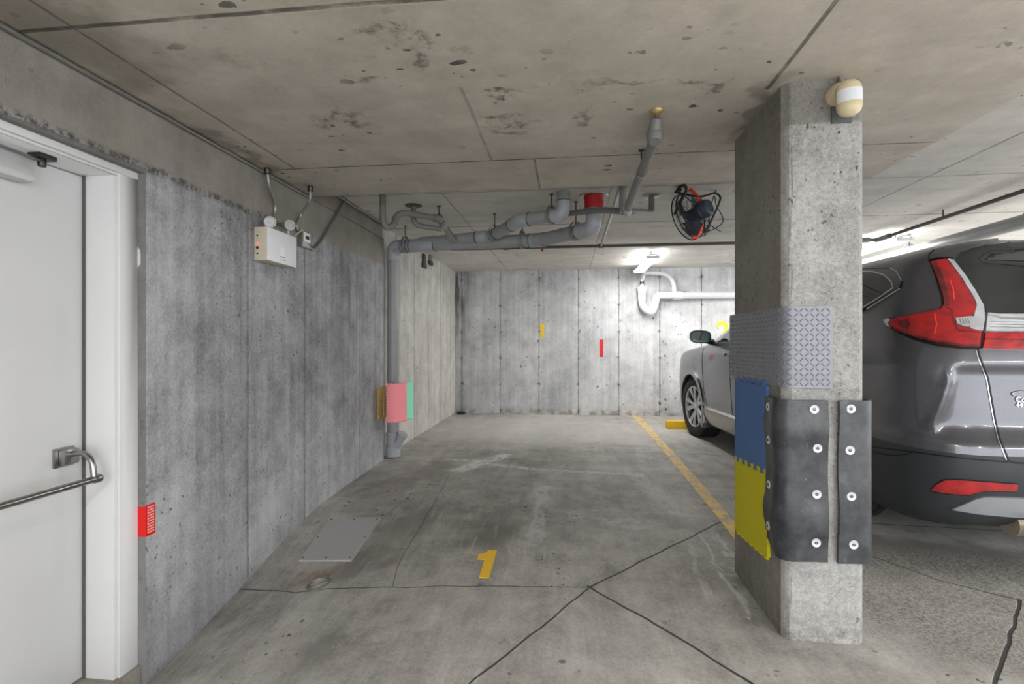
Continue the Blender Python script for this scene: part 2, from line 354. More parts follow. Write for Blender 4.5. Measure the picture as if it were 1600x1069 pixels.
def back_x(t, P, Q, col, wv):
    sx = t.n('ShaderNodeSeparateXYZ'); t.l(t.vm('ADD', P, t.vm('SCALE', wv, sc=.08)), sx.inputs[0])
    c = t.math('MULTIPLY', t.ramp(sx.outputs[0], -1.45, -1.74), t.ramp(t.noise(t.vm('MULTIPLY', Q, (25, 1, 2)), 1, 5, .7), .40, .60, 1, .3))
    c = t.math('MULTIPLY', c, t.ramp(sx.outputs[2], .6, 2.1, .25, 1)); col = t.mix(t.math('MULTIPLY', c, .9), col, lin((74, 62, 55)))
    # form tie marks every 0.4 m along each board joint
    fx = t.math('SUBTRACT', t.math('FRACT', t.math('ADD', t.math('DIVIDE', t.math('ADD', sx.outputs[0], 1.68), .605), 20.5)), .5)
    fzz = t.math('SUBTRACT', t.math('FRACT', t.math('ADD', t.math('DIVIDE', sx.outputs[2], .405), 20.35)), .5)
    d = t.math('SQRT', t.math('ADD', t.math('POWER', t.math('MULTIPLY', fx, .605), 2), t.math('POWER', t.math('MULTIPLY', fzz, .405), 2)))
    tm = t.math('MULTIPLY', t.ramp(d, .008, .035, 1, 0), t.ramp(t.noise(Q, 45, 4, .8), .42, .56)); col = t.mix(t.math('MULTIPLY', tm, .85), col, lin((72, 70, 68)))
    lo = t.math('MULTIPLY', t.ramp(sx.outputs[2], .14, 0), t.ramp(t.noise(Q, 9, 5), .45, .62)); return t.mix(t.math('MULTIPLY', lo, .7), col, lin((128, 104, 88)))
M_back = concrete('back_wall_concrete', (156, 157, 158), (214, 215, 216), 'wall', joints=bj, holes=.55, hole_scale=12, extra=back_x)
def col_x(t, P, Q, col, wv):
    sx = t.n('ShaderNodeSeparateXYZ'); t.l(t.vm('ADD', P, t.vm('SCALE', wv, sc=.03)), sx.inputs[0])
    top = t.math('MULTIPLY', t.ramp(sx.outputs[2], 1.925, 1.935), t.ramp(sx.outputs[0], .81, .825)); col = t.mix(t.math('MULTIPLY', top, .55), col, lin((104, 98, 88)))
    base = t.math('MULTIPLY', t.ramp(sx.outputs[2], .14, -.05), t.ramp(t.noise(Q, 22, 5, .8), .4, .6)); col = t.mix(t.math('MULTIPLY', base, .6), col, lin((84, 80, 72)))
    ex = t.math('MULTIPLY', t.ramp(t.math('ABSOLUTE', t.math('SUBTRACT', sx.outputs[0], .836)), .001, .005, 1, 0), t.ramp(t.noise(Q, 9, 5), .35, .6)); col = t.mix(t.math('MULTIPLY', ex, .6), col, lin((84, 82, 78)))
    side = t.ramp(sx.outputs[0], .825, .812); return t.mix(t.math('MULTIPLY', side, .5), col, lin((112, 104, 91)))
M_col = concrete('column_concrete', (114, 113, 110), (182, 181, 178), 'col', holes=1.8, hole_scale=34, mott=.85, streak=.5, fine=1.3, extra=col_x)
M_sill = concrete('sill_concrete', (130, 126, 118), (176, 172, 164), 'floor', holes=0)
M_white = plain('white_door_paint', (206, 206, 206), .45, noise_amt=.03, nscale=3)
M_frame = plain('white_frame_paint', (216, 216, 216), .4, noise_amt=.03, nscale=5)
M_steel = plain('brushed_steel', (150, 148, 145), .28, .95, noise_amt=.1)
M_dsteel = plain('dark_steel', (70, 69, 68), .35, .9)
M_closer = plain('silver_grey_paint', (196, 196, 196), .35, .2)
M_pvc = plain('grey_pvc', (146, 148, 148), .38, nscale=12, noise_amt=.08)
M_pvcd = plain('dark_grey_pvc', (116, 115, 112), .45, nscale=14, noise_amt=.1)
M_pvcb = plain('pale_fitting_pvc', (160, 163, 168), .35, nscale=12, noise_amt=.06)
M_pvcw = plain('white_pvc', (214, 216, 218), .35, nscale=12, noise_amt=.04)
M_line = plain('pipe_joint_line', (60, 60, 60), .6)
M_galv = plain('galvanised_steel', (152, 151, 147), .4, .75, noise_amt=.14, nscale=60)
M_iron = plain('dark_iron_pipe', (88, 84, 79), .5, .35, noise_amt=.2, nscale=40)
M_rod = plain('threaded_rod_steel', (74, 72, 68), .5, .7)
M_beige = plain('beige_enamel', (200, 192, 172), .45, noise_amt=.03)
M_boxw = plain('white_enamel', (226, 228, 230), .4, noise_amt=.02)
M_cream = plain('cream_plastic', (208, 194, 158), .35, noise_amt=.03)
M_lens = plain('frosted_lens', (226, 228, 232), .25, noise_amt=.02)
M_black = plain('black_plastic', (28, 29, 32), .42, noise_amt=.1)
M_slate = plain('slate_plastic', (52, 60, 72), .4, noise_amt=.1)
M_orange = plain('orange_plastic', (238, 72, 26), .45)
M_redp = plain('red_firestop', (176, 30, 34), .5)
M_pink = plain('pink_foam', (255, 156, 162), .85, nscale=90, bump=.15)
M_green = plain('green_foam', (150, 240, 202), .85, nscale=90, bump=.15)
M_blue = plain('blue_foam', (84, 116, 166), .8, nscale=60, bump=.15)
M_yel = plain('yellow_foam', (206, 196, 24), .8, nscale=60, bump=.15)
M_wood = plain('pale_timber', (176, 150, 92), .7, nscale=40, noise_amt=.2)
M_ypaint = plain('yellow_block_paint', (240, 192, 22), .5, noise_amt=.08)
M_redt = plain('red_reflective_tape', (206, 20, 28), .35, noise_amt=.15, nscale=80)
M_greyt = plain('grey_tape', (176, 182, 188), .5)
M_stkred = plain('red_sticker', (214, 18, 14), .45)
M_stkw = plain('white_print', (240, 190, 180), .5)
M_washer = plain('washer_steel', (214, 216, 220), .35, .3)
M_plate = plain('grey_painted_plate', (172, 172, 172), .5, noise_amt=.04, nscale=8)
M_tube = plain('lit_tube', (255, 255, 255), .4, emis=(1, 1, 1), es=24)
M_fix = plain('white_fixture_enamel', (235, 236, 238), .4, noise_amt=.01)
def wearpaint(name, col, lo, hi):
    t = NT(name); P = t.n('ShaderNodeNewGeometry').outputs['Position']
    n = t.noise(t.vm('MULTIPLY', P, (1.6, .8, 1)), 9, 8, .75)
    f = t.ramp(n, lo, hi); c = t.mix(f, lin((168, 164, 156)), t.mix(t.noise(P, 40, 3), lin(col), lin(tuple(v*.93 for v in col))))
    t.l(c, t.b.inputs['Base Color']); t.b.inputs['Roughness'].default_value = .6; return t.m
M_fyel = wearpaint('worn_yellow_paint', (238, 204, 122), .38, .56)
M_fyel1 = wearpaint('yellow_number_paint', (255, 204, 50), .08, .2)
M_wyel = wearpaint('wall_number_paint', (246, 206, 40), .2, .36)
def rubber():
    t = NT('scuffed_rubber'); P = t.n('ShaderNodeNewGeometry').outputs['Position']
    n = t.noise(P, 9, 6, .7); n2 = t.noise(t.vm('MULTIPLY', P, (1, 1, .4)), 130, 3, .7)
    c = t.mix(t.ramp(n, .35, .7), lin((36, 38, 42)), lin((74, 76, 80))); c = t.mix(t.ramp(n2, .64, .76, 0, .6), c, lin((140, 142, 146)))
    t.l(c, t.b.inputs['Base Color']); t.b.inputs['Roughness'].default_value = .42; t.b.inputs['Specular IOR Level'].default_value = .6; return t.m
M_rub = rubber()
M_tread = plain('grey_plastic_plate', (134, 135, 142), .42, .25, nscale=30)

# ------------------------------------------------------------------ setting
def floor():
    mb = MB(); st = .075; xs = [-2.3+st*i for i in range(int(9.0/st)+1)]; ys = [-3.1+st*i for i in range(int(10.95/st)+1)]
    nx = len(xs); vs = [(x, y, fz(x, y)) for y in ys for x in xs]
    fs = [(j*nx+i, j*nx+i+1, (j+1)*nx+i+1, (j+1)*nx+i) for j in range(len(ys)-1) for i in range(nx-1)]
    mb.add(vs, fs); b = BVHTree.FromPolygons([Vector(v) for v in vs], fs)
    me = bpy.data.meshes.new('floor'); me.from_pydata(vs, [], fs); me.materials.append(M_floor)
    for p in me.polygons: p.use_smooth = True
    o = bpy.data.objects.new('floor', me); C.objects.link(o); tag(o, kind='structure'); return b
BF = floor()
def struct(mb, name, mat, **k): return mb.build(name, mat, kind='structure', **k)
struct(MB().box((-2.3, YD, ZH), (6.8, YB+.3, ZH+.2)).box((XD, -3.1, ZH), (6.8, YD, ZH+.2)), 'ceiling', M_ceil2)
# thick slab round the column: underside, far edge, right edge
struct(MB().box((-2.3, -3.1, ZL), (XD, YD, ZH+.12)), 'ceiling_drop_slab', M_ceil, bevel=.012)
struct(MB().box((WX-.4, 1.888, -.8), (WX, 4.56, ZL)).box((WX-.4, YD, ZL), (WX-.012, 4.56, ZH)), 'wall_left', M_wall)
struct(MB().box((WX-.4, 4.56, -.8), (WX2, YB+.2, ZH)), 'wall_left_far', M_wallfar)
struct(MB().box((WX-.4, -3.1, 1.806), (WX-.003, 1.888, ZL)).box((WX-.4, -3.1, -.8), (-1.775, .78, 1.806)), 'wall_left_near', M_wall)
struct(MB().box((WX2-.3, YB, -.5), (6.8, YB+.3, ZH)), 'wall_back', M_back)
struct(MB().box((-2.15, .78, -.75), (WX-.02, 1.887, -.24)), 'trim_sill', M_sill, bevel=.008)

# patches draped on a surface
def patch(name, poly, rayf, bvh, off, mat, parent=None, res=6.0, depth=.004, world2local=None, smooth=True, mirror=False, **k):
    P2 = []; n = len(poly)
    for i in range(n):
        a = Vector(poly[i]); b = Vector(poly[(i+1) % n]); m = max(1, int((b-a).length/res))
        for q in range(m): P2.append(a.lerp(b, q/m))
    nb = len(P2); xs = [p.x for p in P2]; ys = [p.y for p in P2]
    x = min(xs)+res*.5
    def inside(p):
        c = False; j = n-1
        for i in range(n):
            xi, yi = poly[i]; xj, yj = poly[j]
            if (yi > p[1]) != (yj > p[1]) and p[0] < (xj-xi)*(p[1]-yi)/(yj-yi)+xi: c = not c
            j = i
        return c
    pts = list(P2)
    while x < max(xs):
        y = min(ys)+res*.5
        while y < max(ys):
            if inside((x, y)) and min((Vector((x, y))-q).length for q in P2) > res*.45: pts.append(Vector((x, y)))
            y += res
        x += res
    r = delaunay_2d_cdt(pts, [], [list(range(nb))], 1, 1e-7)
    V, E, Fc = r[0], r[1], r[2]
    top = []; bot = []
    for v in V:
        o, d = rayf(v.x, v.y); h = bvh(o, d)
        if h is None: top.append(None); bot.append(None); continue
        top.append(h[0]+h[1]*off); bot.append(h[0]-h[1]*depth)
    good = [f for f in Fc if all(top[i] is not None for i in f)]
    vs = []; mp = {}
    def gi(i, t):
        if (i, t) not in mp: mp[(i, t)] = len(vs); vs.append((top if t else bot)[i])
        return mp[(i, t)]
    fs = [[gi(i, 1) for i in f] for f in good]; cnt = {}
    for f in good:
        for a, b in zip(f, f[1:]+f[:1]): cnt[(min(a, b), max(a, b))] = cnt.get((min(a, b), max(a, b)), 0)+1
    for f in good:
        for a, b in zip(f, f[1:]+f[:1]):
            if cnt[(min(a, b), max(a, b))] == 1: fs.append([gi(b, 1), gi(a, 1), gi(a, 0), gi(b, 0)])
    mb = MB(); mb.add(vs, fs)
    me = bpy.data.meshes.new(name); me.from_pydata([tuple(v) for v in mb.v], [], mb.f); me.update()
    if mat: me.materials.append(mat)
    if smooth:
        for p in me.polygons: p.use_smooth = True
        try: me.set_sharp_from_angle(angle=R(35))
        except Exception: pass
    o = bpy.data.objects.new(name, me); C.objects.link(o)
    if parent: o.parent = parent
    if mirror:
        m2 = bpy.data.meshes.new(name); m2.from_pydata([(-v.x, v.y, v.z) for v in mb.v], [], [f[::-1] for f in mb.f]); m2.update()
        if mat: m2.materials.append(mat)
        for p in m2.polygons: p.use_smooth = True
        try: m2.set_sharp_from_angle(angle=R(35))
        except Exception: pass
        o2 = bpy.data.objects.new(name, m2); C.objects.link(o2); MIR[o.name] = o2
        if parent: o2.parent = MIR.get(parent.name, parent)
    return tag(o, **k)
MIR = {}
def camray(x, y): return Vector((0, 0, CH)), ray(x, y).normalized()
def hitF(o, d):
    l, nn, i, dd = BF.ray_cast(o, d)
    return None if l is None else (l, Vector((0, 0, 1)))
# painted line in true ground coordinates
def ground_ray(x, y): return Vector((x, y, 2)), Vector((0, 0, -1))
pl = [(.928, 7.69), (1.045, 7.69), (1.035, 5.2), (1.025, 4.2), (1.015, 3.45), (1.02, 2.95), (.925, 2.95), (.930, 3.6), (.938, 4.5), (.945, 5.6)]
patch('painted_line', pl, ground_ray, hitF, .003, M_fyel, res=.15, label='worn yellow stall line painted on the floor beside the car', cat='floor marking')
one = [(751, 868), (772, 858.5), (777, 859), (772, 904), (748.5, 904), (755.5, 876), (744, 874)]
one = [(763.5, 860.3), (776.5, 860.3), (764, 904), (748.5, 903), (757, 875), (745.5, 874), (747.5, 867), (757, 865)]
patch('painted_number', one, camray, hitF, .003, M_fyel1, res=5, label='yellow number 1 painted on the concrete floor', cat='floor marking')
# access plate with screws
PL = [onF(*p) for p in ((517, 811), (595, 811), (549, 878), (467, 878))]
ap = empty('access_plate', (PL[0]+PL[1]+PL[2]+PL[3])/4, label='flat grey metal cover plate screwed to the floor near the drain', cat='floor cover')
mb = MB(); up = Vector((0, 0, 1)); N = 6
top = [[PL[0].lerp(PL[1], i/N).lerp(PL[3].lerp(PL[2], i/N), j/N) for i in range(N+1)] for j in range(N+1)]
vs = []
for hgt in (.010, -.008):
    for row in top:
        for p in row: vs.append(Vector((p.x, p.y, p.z+hgt)))
n1 = (N+1)**2; fs = []
for j in range(N):
    for i in range(N):
        a = j*(N+1)+i; fs += [(a, a+1, a+N+2, a+N+1), tuple(q+n1 for q in (a, a+N+1, a+N+2, a+1))]
bd = [i for i in range(N+1)]+[j*(N+1)+N for j in range(1, N+1)]+[N*(N+1)+i for i in range(N-1, -1, -1)]+[j*(N+1) for j in range(N-1, 0, -1)]
for a, b in zip(bd, bd[1:]+bd[:1]): fs.append((a, b, b+n1, a+n1))
mb.add(vs, fs); build_in(mb, 'plate', M_plate, ap, smooth=True)
for a in ((.04, .05), (.5, .05), (.95, .05), (.04, .5), (.95, .5), (.05, .95), (.5, .95), (.94, .95)):
    p = PL[0].lerp(PL[1], a[0]).lerp(PL[3].lerp(PL[2], a[0]), a[1])+up*.009
    build_in(MB().lathe([(.006, 0), (.006, .002), (.004, .003), (0, .003)], Matrix.Translation(p), 10), 'screw', M_dsteel, ap)
# floor drain: ring and slotted grate
dp = onF(498, 913); dr = empty('floor_drain', dp, label='small round slotted floor drain with rust beside it', cat='drain')
slope = (onF(498, 900)-onF(498, 925)); nrm = Vector((-(fz(dp.x+.05, dp.y)-fz(dp.x-.05, dp.y))/.1, -(fz(dp.x, dp.y+.05)-fz(dp.x, dp.y-.05))/.1, 1)).normalized()
Md = frameM(dp+nrm*.001, nrm)
build_in(MB().lathe([(.060, -.01), (.060, .004), (.056, .006), (.050, .005), (.048, -.004), (0, -.004)], Md, 36), 'rim', M_galv, dr, smooth=True)
M_drain = plain('weathered_grate', (168, 170, 150), .6, .2)
for rr in (.042, .034, .026, .018):
    build_in(MB().tube([Md@Vector((rr*math.cos(a), rr*math.sin(a), .002)) for a in [2*PI*k/28 for k in range(28)]], .0022, 6, closed=True), 'grate_ring', M_drain, dr, smooth=True)
build_in(MB().box((-.047, -.003, -.002), (.047, .003, .003), Md).box((-.003, -.047, -.002), (.003, .047, .003), Md), 'cross_bar', M_drain, dr)

# ------------------------------------------------------------------ door in the left wall
XDo = -1.932
dor = empty('door_1', (XDo, 1.786, -.24), kind='structure')
build_in(MB().box((XDo-.045, .88, -.232), (XDo, 1.782, 1.762)), 'door_leaf', M_white, dor, bevel=.002)
# frame: casing, reveal, stop
fm = MB()
fm.box((-2.0, 1.786, -.24), (-1.797, 1.886, 1.768))
fm.box((-2.0, .78, 1.768), (-1.797, 1.886, 1.806))
fm.box((-2.0, .78, -.24), (-1.797, .876, 1.768))
fm.box((-1.797, 1.80, -.24), (-1.785, 1.887, 1.780)); fm.box((-1.797, .78, 1.780), (-1.785, 1.887, 1.809))
build_in(fm, 'door_frame', M_frame, dor, bevel=.003)
build_in(MB().box((XDo, 1.7815, -.24), (XDo+.012, 1.7855, 1.768)), 'door_seal', plain('dark_seal', (88, 86, 82), .7), dor)
# ragged white filler along the casing edge
rg = MB(); pts = [];
z = -.24
poly = []
while z < 1.8:
    poly.append((.0015+random.random()*.0025+(.012 if 1.42 < z < 1.50 else 0), z)); z += .012+random.random()*.02
poly = [(-.012, -.24)]+poly+[(0.0, 1.80), (-.012, 1.80)]
rg.prism(poly, (-1.790, 1.8875, 0), (1, 0, 0), (0, 0, 1), .003); build_in(rg, 'filler_bead', M_frame, dor)
# crossbar exit device
by = 1.70; pb = empty('panic_bar', (XDo, by, .66), label='steel crossbar exit handle on the white door', cat='door handle')
M1 = frameM((XDo, by-.002, .663), (1, 0, 0), (0, 0, 1))
build_in(MB().box((XDo, by-.035, .625), (XDo+.010, by+.045, .70)), 'mounting_plate', M_steel, pb, bevel=.004)
build_in(MB().box((XDo+.010, by-.022, .634), (XDo+.038, by+.04, .694)), 'housing', M_steel, pb, bevel=.009)
build_in(MB().tube(fillet([(XDo+.03, by+.012, .672), (XDo+.095, by+.012, .680), (-1.812, by+.012, .655), (-1.802, by+.008, .60), (-1.80, by, .580)], .03), [.010]*1+[.0105]*40, 12) if False else MB().tube(fillet([(XDo+.03, by+.012, .672), (XDo+.085, by+.012, .680), (-1.812, by+.012, .650), (-1.80, by+.008, .580)], .03), .0105, 12), 'lever_arm', M_steel, pb, smooth=True)
build_in(MB().tube([(-1.80, .93, .580), (-1.80, 1.722, .580)], .0125, 18), 'bar', M_steel, pb, smooth=True)
build_in(MB().lathe([(.0, -.013), (.015, -.012), (.017, -.004), (.017, .014), (.013, .02), (0, .021)], frameM((-1.80, 1.715, .58), (0, 1, 0)), 18), 'end_cap', M_steel, pb, smooth=True)
build_in(MB().tube(fillet([(XDo+.03, .95, .672), (XDo+.085, .95, .680), (-1.812, .95, .650), (-1.80, .95, .580)], .03), .0105, 12), 'lever_arm', M_steel, pb, smooth=True)
build_in(MB().box((XDo, .91, .625), (XDo+.038, .985, .70)), 'housing', M_steel, pb, bevel=.009)
# door closer
dc = empty('door_closer', (XDo, 1.4, 1.66), label='silver overhead door closer at top of white door', cat='door closer')
build_in(MB().box((XDo, 1.24, 1.662), (XDo+.062, 1.56, 1.718)), 'body', M_closer, dc, bevel=.016)
build_in(MB().lathe([(.018, 0), (.018, .02), (.012, .028), (0, .028)], Matrix.Translation((XDo+.035, 1.30, 1.717)), 16), 'spindle', M_steel, dc, smooth=True)
build_in(MB().tube([(XDo+.036, 1.30, 1.738), (XDo+.115, 1.10, 1.742)], .008, 10), 'arm', M_steel, dc, smooth=True)
br = onX(60, 236, -1.86)
build_in(MB().tube([(XDo+.115, 1.10, 1.742), (-1.858, 1.565, 1.745)], .006, 10), 'forearm', M_steel, dc, smooth=True)
build_in(MB().box((-1.885, 1.54, 1.752), (-1.835, 1.60, 1.768)).lathe([(.011, -.026), (.013, -.02), (.013, .0), (.009, .01)], Matrix.Translation((-1.858, 1.567, 1.75)), 14), 'shoe', M_dsteel, dc, bevel=.002)
# red wall sticker folded round the wall corner
st = empty('folded_sticker', (WX, 1.888, .36), label='red sticker with pale printed scale folded round the wall edge by the door', cat='sticker')
build_in(MB().box((WX-.040, 1.8855, .294), (WX+.0015, 1.887, .418)).box((WX, 1.886, .294), (WX+.0022, 1.932, .424)), 'backing', M_stkred, st)
mt = MB()
for i in range(10):
    z = .306+i*.0115
    for q in range(3): mt.box((WX+.0022, 1.893+q*.012, z), (WX+.0028, 1.902+q*.012, z+.0055+.001*((i+q) % 2)))
build_in(mt, 'printed_scale', M_stkw, st)

# ------------------------------------------------------------------ emergency light unit and conduits
el = empty('emergency_light', (WX, 2.60, 1.56), label='beige and white emergency light box with two round lamp heads on the left wall', cat='emergency light')
build_in(MB().box((WX, 2.604, 1.562), (WX+.075, 2.888, 1.748)), 'housing', M_beige, el, bevel=.004)
build_in(MB().box((WX+.072, 2.608, 1.562), (WX+.086, 2.892, 1.746)), 'front_cover', M_boxw, el, bevel=.003)
build_in(MB().prism([(.11, .045), (.16, .043), (.162, .085), (.118, .10), (.106, .08)], (WX+.0862, 2.604, 1.562), (0, 1, 0), (0, 0, 1), .0012), 'paper_label', plain('crumpled_label', (240, 240, 242), .5, bump=.4), el)
build_in(MB().box((WX+.0862, 2.716, 1.600), (WX+.088, 2.762, 1.603)).box((WX+.0862, 2.722, 1.582), (WX+.088, 2.766, 1.5845)), 'printed_line', M_dsteel, el)
for zz, mt_, rr in ((1.70, M_dsteel, .005), (1.655, plain('red_indicator', (235, 40, 40), .3, emis=(1, .05, .05), es=2), .006), (1.632, M_dsteel, .008), (1.60, M_dsteel, .005)):
    build_in(MB().lathe([(rr, 0), (rr, .003), (0, .004)], frameM((WX+.02, 2.604, zz), (0, -1, 0)), 12), 'indicator', mt_, el)
for (a, b, r) in ((onT(422, 347, 2.80), (.72, -.66, -.10), .032), (onT(453, 352, 3.0), (.70, -.70, .03), .031)):
    M_ = frameM(a, b)
    hd = build_in(MB().lathe([(0, -.05), (.018, -.048), (.028, -.03), (r, -.008), (r, .004), (r-.006, .006), (r-.009, -.002)], M_, 28, caps=False), 'lamp_head', M_beige, el, smooth=True)
    bb = MB().lathe([(r-.009, -.002), (.010, -.008), (.009, .003), (0, .005)], M_, 24); bb.v = [L(el)@v for v in bb.v]; g = bb.build('lamp_lens', plain('clear_lamp_lens', (176, 176, 188), .35, .1), hd, smooth=True)
    build_in(MB().tube([a-Vector(b)*.03, Vector((a.x-.02, a.y-Vector(b).y*.02, 1.748))], .008, 10), 'lamp_neck', M_beige, el, smooth=True)
pj = [Vector((WX+.06, 2.62, 1.752)), Vector((WX+.05, 2.70, 1.754)), Vector((WX+.06, 2.80, 1.75)), Vector((WX+.05, 2.90, 1.745)), onX(472, 359, -1.72), onX(481, 372, -1.735), onX(483, 381, -1.742)]
build_in(MB().tube(fillet(pj, .03, 5), .0045, 8), 'lamp_cord', plain('beige_cord', (196, 190, 172), .5), el, smooth=True)
ob = empty('outlet_box', onX(470, 385, WX), label='small grey outlet box with white cover plate right of the emergency light', cat='outlet')
a = onX(464.5, 364, WX); b = onX(475, 384, WX)
build_in(MB().box((WX, a.y, 1.725), (WX+.038, b.y+.01, 1.825)), 'box_body', M_galv, ob, bevel=.003)
build_in(MB().box((WX+.038, a.y+.008, 1.758), (WX+.043, b.y+.004, 1.82)), 'cover_plate', M_boxw, ob, bevel=.002)
build_in(MB().box((WX+.043, a.y+.025, 1.778), (WX+.0445, b.y-.012, 1.800)), 'socket', M_dsteel, ob)
def conduit(pts, r, lab, mat=M_galv, **k):
    t = empty('conduit', Vector(pts[0]), label=lab, cat='conduit', **k)
    build_in(MB().tube(fillet(pts, .09, 8), r, 12), 'tubing', mat, t, smooth=True); return t
XC = WX+.016
c1 = conduit([Vector((WX+.05, 2.65, ZL)), Vector((WX+.05, 2.66, 2.0)), onX(432, 325, WX+.02), onX(424, 352, WX+.016)], .0095, 'curved steel conduit dropping from the ceiling behind the left lamp head')
build_in(MB().lathe([(.017, 0), (.017, -.03), (.013, -.035)], Matrix.Translation((WX+.05, 2.65, ZL)), 14), 'connector', M_dsteel, c1, smooth=True)
tp = onZ(485, 291, ZL)
c2 = conduit([tp, tp+Vector((0, 0, -.09)), onX(470, 335, XC+.004), onX(463, 352, XC), Vector((XC, onX(464, 360, XC).y+.01, 1.822))], .0095, 'curved steel conduit dropping from the ceiling to the outlet box')
build_in(MB().lathe([(.017, 0), (.017, -.03), (.013, -.035)], Matrix.Translation(tp), 14), 'connector', M_dsteel, c2, smooth=True)
c3p = onX(540, 312, XC); 
conduit([Vector((XC, b.y+.008, 1.748)), onX(489, 391.5, XC), onX(500, 380, XC), c3p, c3p+(c3p-onX(500, 380, XC))*.32], .011, 'steel conduit rising diagonally from the outlet box to the upper ceiling')
cc = conduit([Vector((WX+.012, .8, ZL-.012)), Vector((WX+.012, 3.21, ZL-.012))], .009, 'thin conduit along the corner of left wall and lower slab')
cc = conduit([Vector((WX+.014, 3.27, ZH-.014)), Vector((WX+.014, 4.55, ZH-.014))], .011, 'bright conduit along the corner of left wall and upper ceiling')

# ------------------------------------------------------------------ pipework
def sleeve(p, d, r, l, parent, mat, name='coupling'):
    return build_in(MB().lathe([(r*.97, -l/2), (r, -l/2+.003), (r, l/2-.003), (r*.97, l/2)], frameM(p, d), 24), name, mat, parent, smooth=True)
def ring(p, d, r, parent, mat=M_line, w=.003): return build_in(MB().lathe([(r-.002, -w), (r+.0012, -w), (r+.0012, w), (r-.002, w)], frameM(p, d), 24, caps=False), 'joint_ring', mat, parent)
RA = .057
px0 = Vector((-1.700, 4.68, 0))
# vertical stack + lower run
A1 = onT(845, 377, 4.34); A2 = onT(918, 357, 3.82); AF = onZ(928, 306, ZH); A2.x, A2.y = AF.x, AF.y; A2.z = 1.975
A1.z = 1.995
sp = empty('drain_stack', Vector((px0.x, px0.y, 0)), label='large grey drain stack rising by the left wall and turning along the ceiling', cat='pipe')
ztop = 2.035
path = [px0+Vector((0, 0, .20)), Vector((px0.x, px0.y, ztop)), A1, A2, Vector((AF.x, AF.y, ZH-.06))]
full = fillet(path, .13, 10)
build_in(MB().tube(full, RA, 26), 'pipe', M_pvc, sp, smooth=True)
build_in(MB().lathe([(.058, 0), (.068, .003), (.069, .10), (.064, .105), (.064, .20), (.068, .205), (.068, .235), (.058, .24)], Matrix.Translation(px0+Vector((0, 0, .0))), 28), 'base_fitting', M_pvcb, sp, smooth=True)
build_in(MB().tube([px0+Vector((.03, -.01, .10)), px0+Vector((.10, -.035, .21))], [.045, .045], 20).lathe([(.052, 0), (.052, .02), (.03, .022), (0, .022)], frameM(px0+Vector((.10, -.035, .21)), Vector((.07, -.025, .11))), 20), 'cleanout', M_pvcb, sp, smooth=True)
dA = (A1-Vector((px0.x, px0.y, ztop))).normalized(); E0 = Vector((px0.x, px0.y, ztop))
sleeve(E0+Vector((0, 0, -.115)), (0, 0, 1), RA+.004, .04, sp, M_pvcb)
# elbow shell on the corner
el_ = fillet([E0+Vector((0, 0, -.13)), E0, E0+dA*.16], .125, 10)
build_in(MB().tube(el_, RA+.005, 26), 'elbow', M_pvcb, sp, smooth=True)
for q in (.16, .10): ring(E0+dA*q, dA, RA+.005, sp)
sleeve(E0+dA*.33, dA, RA+.006, .26, sp, M_pvcb, 'wye_body')
for q in (.20, .46): ring(E0+dA*q, dA, RA+.006, sp)
sleeve(A1-dA*.03, dA, RA+.005, .14, sp, M_pvcb); ring(A1-dA*.10, dA, RA+.005, sp); 
dB = (A2-A1).normalized(); ring(A1+dB*.05, dB, RA+.003, sp, w=.005)
el_ = fillet([A2-dB*.17, A2, A2+Vector((0, 0, .15))], .13, 10); build_in(MB().tube(el_, RA+.005, 26), 'elbow', M_pvcb, sp, smooth=True); ring(A2-dB*.17, dB, RA+.005, sp)
build_in(MB().lathe([(RA+.006, -.10), (RA+.014, -.098), (RA+.016, -.03), (RA+.020, -.004)], Matrix.Translation((AF.x, AF.y, ZH)), 26), 'firestop_collar', M_redp, sp, smooth=True)
build_in(MB().lathe([(.06, -.006), (.105, -.008), (.110, -.002), (.110, 0)], Matrix.Translation((AF.x, AF.y, ZH)), 20), 'ceiling_flange', M_galv, sp, smooth=True)
# upper run
B0 = E0+dA*.30+Vector((0, 0, .03)); B1 = onT(768, 369, 4.40); B2 = onT(812, 345, 3.93); B3 = onT(880, 335, 3.72); 
rb = empty('branch_drain_pipe', B3, label='large grey branch pipe with bend joining the stack from above', cat='pipe')
rise = Vector((B3.x, B3.y, ZH))
build_in(MB().tube(fillet([B0, B1, B2, B3, rise], .09, 9), .048, 24), 'pipe', M_pvc, rb, smooth=True)
d = (B1-B0).normalized(); e = (B2-B1).normalized(); g = (B3-B2).normalized()
sleeve(B1-d*.10, d, .053, .09, rb, M_pvcb); ring(B1-d*.15, d, .053, rb)
build_in(MB().tube(fillet([B1-d*.05, B1, B1+e*.10], .05, 6), .053, 24), 'elbow', M_pvcb, rb, smooth=True); ring(B1+e*.10, e, .053, rb, w=.005); ring(B1+e*.03, e, .053, rb, w=.004)
build_in(MB().tube(fillet([B2-e*.13, B2, B2+g*.09], .07, 6), .054, 24), 'elbow', M_pvcb, rb, smooth=True); ring(B2-e*.13, e, .054, rb, w=.005); ring(B2+g*.09, g, .054, rb)
build_in(MB().tube(fillet([B3-g*.12, B3, B3+Vector((0, 0, .11))], .10, 8), .053, 24), 'elbow', M_pvcb, rb, smooth=True); ring(B3-g*.12, g, .053, rb, M_galv, .006); ring(B3+Vector((0, 0, .10)), (0, 0, 1), .053, rb)
